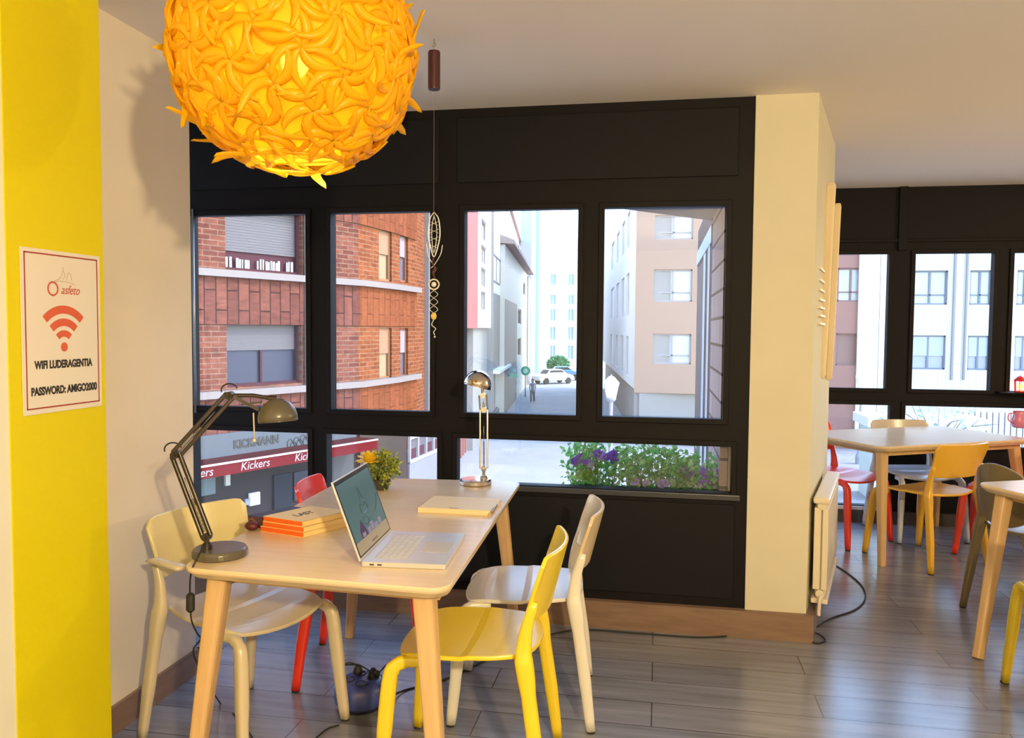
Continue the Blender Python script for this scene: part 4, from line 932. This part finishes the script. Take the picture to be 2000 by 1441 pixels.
# ---- white framed shop window at the foot of the bay
sf = thing('shop_window', 'white framed street level shop window right of the bushy plant', 'shop window', S3.P(0, ZS))
S_ = Pl(P2d(790, 24.5), P2d(900, 30)); r_ = S_.rect(797, 845, 858, 889)
m = MB(); n = 4
for k in range(n+1): x = r_[0]+(r_[1]-r_[0])*k/n; S_.box(m, x-.04, x+.04, r_[2], r_[3], 0, .08)
for z in (r_[2], r_[3]): S_.box(m, r_[0], r_[1], z-.05, z+.05, 0, .08)
m.build('white_frame', mat('pale_shop_frame', (.34, .31, .33), .6), sf, world=True); S_.box(MB(), r_[0], r_[1], r_[2], (r_[2]+r_[3])/2, -.05, .0).build('red_lower_panel', mat('dusky_red', (.08, .03, .04), .6, spec=.1), sf, world=True); S_.box(MB(), r_[0], r_[1], (r_[2]+r_[3])/2, r_[3], -.05, .0).build('upper_pane', mat('grey_upper_pane', (.12, .11, .12), .5, spec=.1), sf, world=True)
S_.box(MB(), r_[0], r_[1], ZS, r_[2], -.2, .05).build('base_wall', mat('lavender_base', (.19, .18, .21), .8), sf, world=True)
# ---- left side of the street: terrace of facades along the street line
VX = .0705
def on_left(px, L=4.0): d = L/(VX-(px-1000)/CF); return P2d(px, d)
def on_right(px, L=3.2): d = L/((px-1000)/CF-VX); return P2d(px, d)
def seg(px0, px1, f, L): return Pl(f(px0, L), f(px1, L))
M_pk = mat('pink_render', (.27, .085, .08), .8); M_gr = mat('pale_grey_render', (.26, .25, .235), .8); M_crm = mat('cream_white_render', (.62, .58, .50), .8)
M_bl = mat('light_blue_netting', (.34, .41, .50), .8); M_gb = mat('grey_stone', (.22, .21, .205), .8)
s = seg(893, 933, on_left, 4.0); z0 = s.hit(925, 641)[1]
b = facade('pink_house', 'pink rendered house front with overhanging upper floors at the left street side', 'building', s, 0, s.L, z0, 14, 6, M_pk)
s.box(MB(), 0, s.L, ZS, z0, -6, -.5).build('ground_floor_wall', mat('dusty_pink_wall', (.50, .33, .31), .8), b, world=True)
m = MB()
for k in range(6): s.box(m, s.L*(.35+.11*k), s.L*(.35+.11*k)+.25, ZS, z0, -.5, -.42)
m.build('ground_floor_stripes', mat('brown_red_panel', (.30, .12, .10), .7), b, world=True)
def streetwin(pl, cols, rows): return [(max(.05, pl.hit(a, 650)[0]), min(pl.L-.05, pl.hit(c, 650)[0]), r0, r1) for a, c in cols for r0, r1 in rows]
s = seg(933, 959, on_left, 4.0); zz = [s.hit(946, y)[1] for y in (480, 515, 524, 560, 570, 606, 430, 470)]
b = facade('shuttered_white_house', 'white house front with tall shutters beside the pink house', 'building', s, 0, s.L, s.hit(946, 640)[1], 14, 6, M_wht, [(*[s.hit(p, 650)[0] for p in (939, 951)], zz[i+1], zz[i], dict(pane=mat('white_shutter', (.70, .71, .70), .6), mull=2)) for i in (0, 2, 4)]+[(*[s.hit(p, 650)[0] for p in (939, 951)], zz[7], zz[6], dict(pane=M_cur))])
s.box(MB(), 0, s.L, ZS, s.hit(946, 640)[1], -6, -.2).build('lower_wall', M_gr, b, world=True)
s.box(MB(), s.L-.12, s.L, ZS+1, 14, 0, .12).build('downpipe', M_gframe, b, world=True)
s = seg(959, 985, on_left, 4.3); z1 = s.hit(972, 575)[1]  # sun and shade line put into the wall colours, white over grey
b = facade('shade_toned_white_house', 'white house with a sunlit top and shade painted grey below, third along the left of the street', 'building', s, 0, s.L, ZS, z1, 6, M_gr, [(s.hit(964, 700)[0], s.hit(978, 700)[0], s.hit(972, 800)[1], s.hit(972, 722)[1], dict(pane=M_wht))])
s.box(MB(), 0, s.L, z1, 14, -6, 0).build('upper_wall', M_wht, b, world=True); r_ = s.rect(961, 500, 976, 552); bwin(b, s, r_[0], r_[1], r_[2], r_[3], wall_t=-.05, pane=M_wht)
s.box(MB(), 0, s.L, s.hit(972, 722)[1], s.hit(972, 717)[1], 0, .5).build('door_canopy', M_wht, b, world=True)
s = seg(985.5, 1030.5, on_left, 4.0); zt = s.hit(1000, 495)[1]; rows = [(s.hit(1016, 633)[1], s.hit(1016, 604)[1]), (s.hit(1016, 694)[1], s.hit(1016, 660)[1]), (s.hit(1025, 576)[1], s.hit(1025, 553)[1])]
wn = [(s.hit(1011, 650)[0], s.hit(1018, 650)[0], a, c, dict(pane=M_dk)) for a, c in rows[:2]]+[(s.hit(1022, 560)[0], s.hit(1026, 560)[0], *rows[2], dict(pane=M_dk))]
zm = s.hit(985, 584)[1]
b = facade('cream_house', 'cream house with shade painted grey on its lower wall and a pink gable behind, mid left of the street', 'building', s, 0, s.L, ZS, zt, 1.1, M_crm, wn)
s.box(MB(), 0, s.hit(1009, 650)[0], s.hit(1000, 820)[1], s.hit(1000, 590)[1], .0, .03).build('shaded_lower_wall', M_gr, b, world=True)  # thin grey slab painted in for the shade on the lower wall
m = MB(); m.hexa([s.P(-.3, zt, .6), s.P(s.L*1.0, zt, .6), s.P(s.L, zt+.1, -1.1), s.P(-.1, zt+.1, -1.1), s.P(-.3, zt+.25, .6), s.P(s.L, zt+.25, .6), s.P(s.L, zt+.9, -1.1), s.P(-.1, zt+.9, -1.1)]); m.build('roof', mat('roof_brown', (.36, .27, .24), .8), b, world=True)
s2 = seg(990, 1027, on_left, 5.3); g0 = s2.hit(1000, 540)[1]; g1 = s2.hit(1000, 448)[1]
gb = thing('pink_gabled_house', 'salmon pink gable rising behind the cream house', 'building', s2.P(0, g0))
m = MB(); pts = [(0, g0-9), (s2.L*.9, g0-9), (s2.L*.9, g1-2.5), (s2.L*.45, g1), (0, g1+1.2)]; m.loops([[s2.P(a, z, 0) for a, z in pts], [s2.P(a, z, -5) for a, z in pts]]); m.build('wall', mat('salmon_render', (.72, .42, .34), .8), gb, world=True)
m = MB(); m.bar(s2.P(-.2, g1+1.3, .2), s2.P(s2.L*.45, g1+.1, .2), .3, .25).bar(s2.P(s2.L*.45, g1+.1, .2), s2.P(s2.L*.95, g1-2.6, .2), .3, .25); m.build('roof_edge', mat('eave_grey', (.35, .32, .32), .7), gb, world=True)
s = seg(1031, 1036, on_left, 3.9); b = facade('grey_stone_house', 'narrow grey stone house beside the pale blue tower', 'building', s, 0, s.L, ZS, s.hit(1036, 545)[1], 1.0, M_gb, [])
s = seg(1037, 1053, on_left, 3.9); b = facade('blue_tower', 'tall tower block wrapped in pale blue netting', 'building', s, 0, s.L, ZS, 30, 1.2, M_bl, []); s.box(MB(), s.L*.45, s.L*.5, ZS, 30, 0, .4).build('net_seam', mat('net_seam_blue', (.30, .48, .70), .8), b, world=True)
# ---- far white block closing the street
def far(d): a = P2d(1055.5, d); c = P2d(1200, d); return Pl(a, c)
s = far(112); cols = [(1074.5, 1086), (1109, 1121.5), (1143, 1155)]; rws = [(535, 557), (575, 594), (603, 627), (638, 664), (674, 702)]
wn = [(s.hit(a, 600)[0], s.hit(c, 600)[0], s.hit(1090, y1)[1], s.hit(1090, y0)[1]) for a, c in cols for y0, y1 in rws]
b = facade('white_apartment_block', 'white block with rows of windows closing the far end of the street', 'building', s, 0, s.L, ZS, s.hit(1090, 522)[1], 10, M_wht, wn, pane=mat('pale_teal_glass', (.25, .36, .40), .3), frame=M_wht, wt=.4)
zt = s.hit(1090, 522)[1]; m = MB(); s.box(m, -.3, s.L, zt, zt+.4, -1, .6); m.build('cornice', M_wht, b, world=True)
z2 = s.hit(1090, 506)[1]; m = MB().hexa([s.P(0, zt+.4, .2), s.P(s.L, zt+.4, .2), s.P(s.L, zt+.4, -9), s.P(0, zt+.4, -9), s.P(0, z2, -1.2), s.P(s.L, z2, -1.2), s.P(s.L, z2, -8), s.P(0, z2, -8)]); m.build('slate_mansard', mat('slate_grey', (.30, .30, .36), .7), b, world=True)
s_b = far(124); b = thing('pink_roofed_block', 'block with a pink tiled roof showing above the far white block', 'building', s_b.P(3, ZS)); z3 = s_b.hit(1090, 488)[1]; s_b.box(MB(), 0, s_b.L, ZS, z3, -6, 0).build('wall', M_wht, b, world=True); zr = s_b.hit(1090, 462)[1]
MB().hexa([s_b.P(0, z3, .5), s_b.P(s_b.L, z3, .5), s_b.P(s_b.L, z3, -6), s_b.P(0, z3, -6), s_b.P(0, zr, -3), s_b.P(s_b.L, zr, -3), s_b.P(s_b.L, zr, -3.3), s_b.P(0, zr, -3.3)]).build('tiled_roof', mat('pink_tiles', (.62, .36, .33), .8), b, world=True)
s_b.box(MB(), 0, s_b.L, zr-1, s_b.hit(1090, 463)[1]+.3, -8, -6.5).build('rear_wall', M_gr, b, world=True)
# ---- right: corner block, street side and front with the windows
cR = on_right(1240, 3.2); s = Pl(cR, (cR[0]+40, cR[1])) ; sd = Pl(on_right(1178, 3.2), cR)
def hs(px, py): return s.hit(px, py)
zT, zB = 13.0, s.hit(1300, 768)[1]
wn = []
for y0, y1 in ((420, 467), (526, 589), (652, 711)):
    a, c = s.hit(1277, 560)[0], s.hit(1352, 560)[0]; wn.append((a, c, s.hit(1315, y1)[1], s.hit(1315, y0)[1]))
wn.append((wn[0][0], wn[0][1], wn[0][2]+3.1, wn[0][3]+3.1))
xe = s.hit(1510, 600)[0]
bR = facade('peach_apartment_block', 'peach corner block with grey framed windows seen through the right pane', 'building', s, 0, xe, zB, zT, 7, mat('peach_render', (.34, .225, .165), .8), wn, mull=1, rail=True, frame=mat('mid_grey_frame', (.30, .29, .31), .5), pane=mat('bright_curtain', (.50, .52, .56), .4))
sw_ = []
for y0, y1 in ((440, 500), (545, 618), (655, 725)):
    for px in (1196, 1206, 1216, 1226): sw_.append((sd.hit(px-3, 600)[0], sd.hit(px+2.5, 600)[0], sd.hit(1215, y1)[1], sd.hit(1215, y0)[1]))
sw_ = sorted(sw_)
holed(MB(), sd, 0, sd.L, sd.hit(1215, 745)[1]+.2, zT, sw_, -.25, 0).build('side_wall', mat('greyish_render', (.66, .64, .62), .8), bR, world=True)
sd.box(MB(), 0, sd.L, ZS, zT, -7, -.25).build('side_core', M_gr, bR, world=True)
for w_ in sw_: sd.box(MB(), *w_, -.2, -.1).build('side_window', mat('silver_blind', (.42, .45, .48), .4), bR, world=True)
s.box(MB(), .3, xe, ZS, zB, -7, -1.2).build('ground_floor_wall', M_gr, bR, world=True)
r_ = s.rect(1272, 772, 1352, 812); s.box(MB(), r_[0], r_[1]+1, ZS+.4, zB-.3, -1.2, -1.1).build('shop_glazing', mat('pale_green_glass', (.55, .66, .64), .2), bR, world=True)
s.box(MB(), 0, .5, ZS, zB, -1.2, -.1).build('corner_pier', M_gb, bR, world=True)
# further blocks seen from the side room
sB = Pl((s.P(xe+.01, 0).x, s.a.y), (s.P(xe+30, 0).x, s.a.y))
e0 = sB.hit(1716, 600)[0]; wn = [(*sorted((sB.hit(1636, 560)[0], sB.hit(1689, 560)[0])), sB.hit(1660, y1)[1], sB.hit(1660, y0)[1]) for y0, y1 in ((523, 589), (651, 714))]
bP = facade('pinkish_apartment_block', 'dusty pink block with dark framed windows seen through the left side room pane', 'building', sB, 0, e0, ZS, 13, 7, mat('dusty_pink_render', (.26, .13, .105), .8), [wn[0]+(dict(pane=M_cur, mull=1, rail=True),), wn[1]+(dict(pane=mat('brown_blind', (.22, .12, .10), .6), mull=0),)], frame=mat('maroon_frame', (.20, .10, .10), .5))
sB.box(MB(), e0-.9, e0, ZS, 13, .0, .12).build('pale_quoin', M_crm, bP, world=True)
e1 = sB.hit(2080, 600)[0]; cls = [(1783, 1850), (1893, 1936), (1985, 2020), (2060, 2078)]
wn = [(sB.hit(a, 600)[0], sB.hit(c, 600)[0], sB.hit(1850, y1)[1], sB.hit(1850, y0)[1]) for a, c in cls for y0, y1 in ((528, 595), (655, 722))]
wn = [w_+((dict(pane=M_cur, mull=1, rail=True) if k % 2 == 0 else dict(pane=mat('slate_pane', (.30, .32, .40), .3), mull=1, shut=mat('slate_shutter', (.36, .38, .46), .5), shut_frac=.6)),) for k, w_ in enumerate(wn)]
clad = bricks('white_board_cladding', (.62, .61, .58), (.56, .54, .51), (.36, .34, .33), 30, .32, 0, vertical=True, msize=.012)
bW = facade('white_clad_block', 'white panelled block with two columns of grey windows outside the side room', 'building', sB, e0+.05, e1, ZS, 13, 7, clad, wn, frame=mat('slate_frame', (.13, .15, .20), .4))
for px in (1862, 1886): q = sB.hit(px, 600)[0]; sB.box(MB(), q-.04, q+.04, sB.hit(px, 742)[1], 13, 0, .1).build('downpipe', M_gframe, bW, world=True)
# ---- our own building: soffit over the window recess, brick return with an open casement
_q1, _q2 = G(1178, 403, 2.07), G(1391, 431, 2.07)
struct(MB().prism([(-.9, 3.9), (_q1.x, _q1.y), (_q2.x, _q2.y), (.34, _q2.y), (.34, 3.9)], 2.07, 2.45), 'trim_1', mat('soffit_paint', (.26, .21, .22), .8))
brw = bricks('pale_brick_return', (.30, .23, .25), (.25, .19, .21), (.06, .045, .05), .9, .135, math.pi/2, msize=.008)
struct(MB().box((.30, 3.9, -4), (.338, 4.74, 2.6)), 'trim_2', brw)
ow = thing('casement_window', 'dark framed casement in the brick return outside, right of the peach block', 'window', (.32, 5.5, .3))
M_nav = mat('navy_frame', (.014, .016, .04), .6, spec=.15); M_skyp = mat('pale_blue_jamb', (.30, .38, .46), .5)
MB().box((.30, 4.745, -1.2), (.337, 6.5, 2.2)).build('casement_frame', M_nav, ow, world=True)
_pc = Pl((.302, 6.5), (.302, 3.9)); m = MB()
for x0, x1 in ((1376.5, 1380.5), (1385, 1389)): q_ = _pc.rect(x0, 470, x1, 480); _pc.box(m, q_[0], q_[1], -1.1, 1.93, -.005, .006)
m.build('pale_jamb', M_skyp, ow, world=True); MB().box((.292, 4.745, 1.93), (.31, 6.5, 2.03)).build('lintel', M_skyp, ow, world=True)
MB().box((.297, 5.45, -1.0), (.302, 6.4, 1.9)).build('casement_pane', mat('dark_teal_glass', (.03, .045, .07), .5, spec=.2), ow, world=True)
# ---- street lanterns
M_post = mat('grey_lamp_post', (.28, .28, .31), .5); M_opal = mat('opal_glass', (.85, .84, .86), .3)
def lantern(px, py0, py1, wpx, real_w, label):
    d = real_w*CF/wpx; t_ = D(px, py0, d); b_ = D(px, py1, d); h = (t_.z-b_.z); c = Vector((b_.x, b_.y, b_.z)); r = real_w/2
    t = thing('street_lantern', label, 'street lamp', (c.x, c.y, ZS))
    MB().lathe([(r*.62, 0), (r*1.0, h*.62), (r*.97, h*.63)], c, 6).build('lantern_glass', M_opal, t, world=True)
    MB().lathe([(r*1.04, h*.62), (r*1.04, h*.66), (r*.35, h*.93), (r*.1, h*.95), (r*.08, h*1.0), (.005, h*1.02)], c, 6).build('lantern_cap', M_opal, t, world=True)
    MB().lathe([(r*.5, -h*.02), (r*.62, 0), (r*.62, -h*.08), (r*.42, -h*.18), (r*.26, -h*.2), (r*.22, -h*.6)], c, 12).build('lantern_collar', M_post, t, world=True)
    MB().lathe([(.16, 0), (.16, .3), (.09, .5), (.06, 1.2), (.05, c.z-ZS-h*.4)], (c.x, c.y, ZS), 12).build('lamp_post', M_post, t, world=True)
lantern(1193.5, 732, 776, 32, .46, 'white street lantern on a grey post seen in the right pane of the big window')
lantern(1682.5, 722, 759, 22, .46, 'white street lantern outside the left side room window')
# ---- cars, person, tree, signs down the street
def car(px, py, d, label, col, face, L=4.1):
    g = D(px, py, d); t = thing('parked_car', label, 'car', (g.x, g.y, ZS), face)
    prof = [(-2.05, .35), (-2.0, .75), (-1.75, .92), (-1.15, 1.0), (-.75, 1.42), (.55, 1.45), (1.15, 1.0), (1.85, .86), (2.05, .6), (2.05, .35)]
    m = MB().loops([[Vector((x, y*(.84 if z < 1.1 else .70), z)) for x, z in prof] for y in (-1, 1)]); m.build('car_body', mat(label[:8]+'_paint', col, .25, spec=.7), t, bevel=.05)
    gp = [(-1.05, 1.02), (-.72, 1.36), (.52, 1.38), (1.02, 1.02)]
    MB().loops([[Vector((x, y*.80, z)) for x, z in gp] for y in (-1, 1)]).build('side_glass', M_dk, t)
    MB().hexa([(-1.2, -.6, .98), (-1.18, -.6, 1.0), (-1.18, .6, 1.0), (-1.2, .6, .98), (-.80, -.56, 1.38), (-.76, -.56, 1.40), (-.76, .56, 1.40), (-.80, .56, 1.38)]).build('rear_glass', M_dk, t)
    for x in (-1.3, 1.3):
        for y in (-.78, .78): MB().lathe([(.12, -.1), (.30, -.1), (.32, -.06), (.32, .06), (.30, .1), (.12, .1)], (x, y, .32), 18, (0, 1, 0)).build('wheel', M_blk, t)
    return t
car(1080, 746, 80, 'white car parked across the far end of the street', (.75, .77, .78), .7)
car(1098, 740, 86, 'blue car parked right of the white one under the round tree', (.10, .25, .38), .2)
g = D(1040, 784, 59); pr_ = thing('person', 'person in blue grey clothes walking on the left pavement of the street', 'person', (g.x, g.y, ZS))
def figure(t):
    body = MB()
    body.tube([(0, 0, .80), (0, 0, .95), (0, 0, 1.12), (0, 0, 1.34), (0, 0, 1.44), (0, 0, 1.49)], [.15, .16, .14, .19, .13, .055], 12, flat=.62)
    body.tube([(0, 0, 1.46), (0, .0, 1.53), (0, -.01, 1.60), (0, -.01, 1.68), (0, 0, 1.74)], [.05, .075, .095, .09, .04], 12)
    for s_, f in ((1, .20), (-1, -.16)):
        body.tube([(s_*.085, 0, .86), (s_*.09, f*.55-.02, .48), (s_*.09, f, .10), (s_*.09, f-.12, .03)], [.09, .065, .045, .04], 10)
        body.tube([(s_*.18, 0, 1.38), (s_*.22, -f*.5, 1.12), (s_*.20, -f*.9-.05, .90), (s_*.19, -f-.08, .82)], [.055, .045, .035, .028], 8)
    b = body.build('body', mat('muted_skin', (.40, .28, .22), .6), t, smooth=True)
    MB().tube([(0, 0, .78), (0, 0, .95), (0, 0, 1.12), (0, 0, 1.34), (0, 0, 1.45)], [.18, .175, .155, .205, .14], 14, flat=.66).build('coat', mat('blue_grey_coat', (.16, .24, .36), .8), t, smooth=True)
    MB().ball((0, .005, 1.665), .105, 12, 8, (.95, 1, 1)).build('hair', mat('dark_hair', (.05, .04, .04), .7), t, smooth=True)
    m = MB()
    for s_, f in ((1, .20), (-1, -.16)): m.tube([(s_*.085, 0, .88), (s_*.09, f*.55-.02, .48), (s_*.09, f, .10)], [.105, .08, .06], 10)
    m.build('trousers', mat('dark_trousers', (.08, .11, .17), .8), t, smooth=True)
figure(pr_)
g = D(1090, 735, 96); tr = thing('street_tree', 'small round clipped green tree at the far end of the street', 'tree', (g.x, g.y, ZS))
MB().tube([(0, 0, 0), (.03, 0, .8), (0, .02, 1.6)], [.14, .11, .09], 10).build('trunk', mat('bark', (.12, .09, .07), .9), tr)
m = MB(); rt = random.Random(4); tz_ = D(1090, 712, 96).z-ZS
for i in range(900):
    d = Vector((rt.gauss(0, 1), rt.gauss(0, 1), rt.gauss(0, 1))).normalized()*rt.uniform(.75, 1); c = Vector((d.x*1.25, d.y*1.25, tz_+d.z*.95)); r3 = rt; leaf(m, c, d+Vector((rt.uniform(-1, 1), rt.uniform(-1, 1), rt.uniform(-1, 1)))*.6, .32, .11)
m.ball((0, 0, tz_), .95, 12, 8, (1.15, 1.15, .85)); m.build('crown', noisy('tree_leaves', (.07, .22, .10), (.12, .32, .14), 3, .6), tr)
g = D(1026, 765, 64); sg = thing('round_green_sign', 'round green sign on a thin post along the left pavement', 'sign', (g.x, g.y, ZS)); zc_ = D(1026, 724, 64).z-ZS
MB().lathe([(.36, -.04), (.38, 0), (.36, .04)], (0, 0, zc_), 24, (0, 1, 0)).build('sign_disc', mat('sign_green', (.03, .42, .26), .5), sg); MB().lathe([(.2, -.06), (.2, -.05)], (0.02, 0, zc_), 20, (0, 1, 0)).build('sign_centre', mat('sign_mint', (.45, .85, .70), .5), sg); MB().tube([(0, 0, 0), (0, 0, zc_-.3)], .04, 8).build('post', M_dk, sg)
g = D(1003, 735, 52); sg = thing('shop_sign', 'small green and black projecting shop sign on the left facades', 'sign', (g.x, g.y, g.z)); MB().box((-.22, -.04, .25), (.22, .04, .62)).build('sign_board', mat('sign_grey', (.25, .30, .28), .6), sg); MB().box((-.24, -.04, -.1), (.22, .04, .2)).build('lower_board', mat('sign_leaf_green', (.25, .52, .34), .6), sg); MB().box((-.4, -.02, .0), (-.2, .02, .5)).build('bracket', M_gframe, sg)
# ---- bare shrubs and pale kiosk outside the side room
def shrub(px, py, d, label, n=34, sc=1.0):
    g = D(px, py, d); t = thing('bare_street_tree', label, 'tree', (g.x, g.y, ZS)); m = MB(); rr = random.Random(int(px)); H_ = (g.z-ZS)
    m.tube([(0, 0, 0), (.05, 0, H_*.5), (0, 0, H_*.8)], [.09, .07, .05], 8)
    for i in range(n):
        a = rr.uniform(0, 6.28); r_ = rr.uniform(.4, 1.5)*sc; z_ = H_*rr.uniform(.55, .8); m.tube([(0, 0, z_), (math.cos(a)*r_*.5, math.sin(a)*r_*.5, z_+rr.uniform(.2, .5)), (math.cos(a)*r_, math.sin(a)*r_, z_+rr.uniform(.3, 1.0))], [.03, .02, .008], 5)
    m.build('branches', mat('grey_bark', (.20, .19, .18), .8), t)
    m = MB()
    for i in range(90):
        a = rr.uniform(0, 6.28); r_ = rr.uniform(.2, 1.5)*sc; leaf(m, Vector((math.cos(a)*r_, math.sin(a)*r_, H_*rr.uniform(.7, 1.0)+.1)), Vector((rr.uniform(-1, 1), rr.uniform(-1, 1), rr.uniform(-1, 1))), .16, .05)
    m.build('sparse_leaves', mat('pale_green_leaf', (.42, .55, .48), .6), t)
shrub(1832, 800, 20, 'sparse bare tree at street level outside the side room window')
ks = thing('green_kiosk', 'pale green street kiosk beyond the side room table', 'kiosk', D(1800, 860, 26)*1); q = D(1795, 812, 26); ks.location = (q.x, q.y, ZS)
MB().box((-1.6, -.8, 0), (1.6, .8, q.z-ZS-.3)).build('kiosk_body', mat('kiosk_green', (.50, .62, .58), .6), ks); MB().box((-1.8, -1.0, q.z-ZS-.3), (1.8, 1.0, q.z-ZS)).build('kiosk_roof', mat('kiosk_roof', (.66, .72, .70), .6), ks); MB().box((-1.3, -.84, .9), (1.3, -.79, 1.9)).build('kiosk_window', M_dk, ks)
# white slatted fence with dark posts at street level
fn = thing('street_fence', 'white slatted street fence below the white panelled block', 'fence', sB.P(sB.hit(1900, 850)[0], ZS, 2)); x0 = sB.hit(1878, 850)[0]; pf_ = Pl(sB.P(0, 0, 3).xy, sB.P(1, 0, 3).xy); m = MB()
a, c = pf_.hit(1870, 800)[0], pf_.hit(2060, 800)[0]; ztp, zbt = pf_.hit(1930, 800)[1], ZS; n = 16
for k in range(n): pf_.box(m, a+(c-a)*k/n, a+(c-a)*(k+.7)/n, zbt, ztp, 0, .06)
m.build('fence_slats', M_wht, fn, world=True); pf_.box(MB(), a, c, zbt, ztp-.1, -.08, -.03).build('fence_backing', mat('fence_grey', (.30, .29, .28), .7), fn, world=True)
# ---- planter with petunias on the ledge outside the low pane
yl = 4.06; zsill = low_bot
pb_ = thing('window_box', 'long planter box outside below the low window pane', 'planter', (-.08, yl, zsill-.2))
xa, xb = WY(1108, 960, yl).x, WY(1440, 960, yl).x-.02; zt_ = WY(1270, 962, yl).z+.01
m = MB(); m.loops([[Vector((x, y, z)) for x, y in ((xa, yl-.085), (xb, yl-.085), (xb, yl+.085), (xa, yl+.085))] for z in (zt_-.15, zt_)]); m.build('box_shell', mat('terracotta_box', (.20, .10, .06), .7), pb_, world=True)
MB().box((xa+.01, yl-.075, zt_-.01), (xb-.01, yl+.075, zt_+.006)).build('soil', mat('soil', (.03, .02, .015), .9), pb_, world=True)
MB().box((xa-.1, 3.885, zt_-.17), (.3, 4.2, zt_-.15)).build('ledge_plate', M_led, pb_, world=True)
M_fl = [translucent('petunia_leaf', (.05, .28, .08), (.14, .55, .12), .45, .5), translucent('petunia_leaf_pale', (.26, .52, .22), (.35, .75, .28), .45, .5)]; M_pur = [translucent('violet_bloom', (.20, .09, .70), (.30, .14, .85), .45, .6), translucent('lavender_bloom', (.45, .36, .90), (.55, .45, .95), .45, .6)]
def petunia(px0, px1, pyt, label, blooms, seed, dens=1.0):
    rr = random.Random(seed); global r3; r3 = rr
    x0, x1 = WY(px0, 950, yl).x, WY(px1, 950, yl).x; zt2 = WY(px0, pyt, yl).z; t = thing('flowering_plant', label, 'plant', ((x0+x1)/2, yl, zt_), group='flowering plants in the window box')
    ms = [MB(), MB()]; st = MB()
    for i in range(int(66*dens)):
        bx_ = rr.uniform(x0+.02, x1-.02); tp = Vector((bx_+rr.gauss(0, .03), yl+rr.uniform(-.10, .10), zt_+(zt2-zt_)*(rr.uniform(.03, 1)**1.05)))
        st.tube([(bx_, yl+rr.uniform(-.04, .04), zt_), (tp+Vector((bx_, yl, zt_)))/2+Vector((0, 0, .02)), tp], .0016, 5)
        for k in range(9):
            c = tp+Vector((rr.gauss(0, .022), rr.gauss(0, .022), rr.gauss(-.012, .025))); c.z = max(c.z, zt_+.005); leaf(ms[rr.random() < .35], c, Vector((rr.uniform(-1, 1), rr.uniform(-1, 1), rr.uniform(-.3, 1))), rr.uniform(.022, .038), rr.uniform(.007, .012))
    st.build('stems', mat('petunia_stem', (.08, .16, .05), .6), t, world=True)
    m = MB()
    for i, q in enumerate(ms): m.mi = i; m.add(q.v, q.f)
    m.build('foliage', M_fl, t, world=True)
    for (px, py, k) in blooms:
        c = WY(px, py, yl-.075+rr.uniform(-.02, .03)); ax = (CO-c).normalized()+Vector((rr.uniform(-.4, .4), 0, rr.uniform(.0, .6))); ax.normalize(); e1_ = ax.orthogonal().normalized(); e2_ = ax.cross(e1_); m = MB(); R_ = rr.uniform(.020, .030); n = 20
        rings = []
        for q, (rad, hh) in enumerate(((.15, -.8), (.35, -.3), (.8, .05), (1.0, 0))):
            rings.append([c+ax*(hh*R_+(rr.uniform(-.05, .05)*R_ if q == 3 else 0))+(e1_*math.cos(2*math.pi*j/n)+e2_*math.sin(2*math.pi*j/n))*R_*rad*(1-.14*abs(math.sin(2.5*2*math.pi*j/n)) if q > 1 else 1) for j in range(n)])
        back = [[p-ax*.0012 for p in r_] for r_ in rings[::-1]]; m.loops(rings+back, cap=True); m.build('blossom', M_pur[k], t, world=True, smooth=True)
petunia(1108, 1205, 868, 'leftmost flowering plant of the planter, deep violet blooms high up', [(1133, 894, 0), (1143, 899, 0), (1124, 900, 0), (1166, 885, 0), (1175, 890, 1), (1185, 893, 0), (1197, 888, 0), (1154, 906, 1), (1200, 899, 0)], 1, 1.2)
petunia(1215, 1300, 872, 'leafy plant with hardly any blooms in the middle of the planter', [(1262, 944, 1), (1240, 940, 1)], 2, 1.0)
petunia(1285, 1362, 880, 'right middle planter plant with pale lavender blooms low down', [(1300, 943, 1), (1310, 941, 1), (1336, 917, 0), (1346, 925, 0), (1292, 945, 1)], 3, .9)
petunia(1362, 1428, 905, 'rightmost planter plant with violet blooms against the brick return', [(1372, 920, 0), (1378, 932, 0), (1380, 945, 0), (1402, 922, 1), (1412, 940, 0), (1370, 945, 0), (1420, 920, 0)], 4, .8)
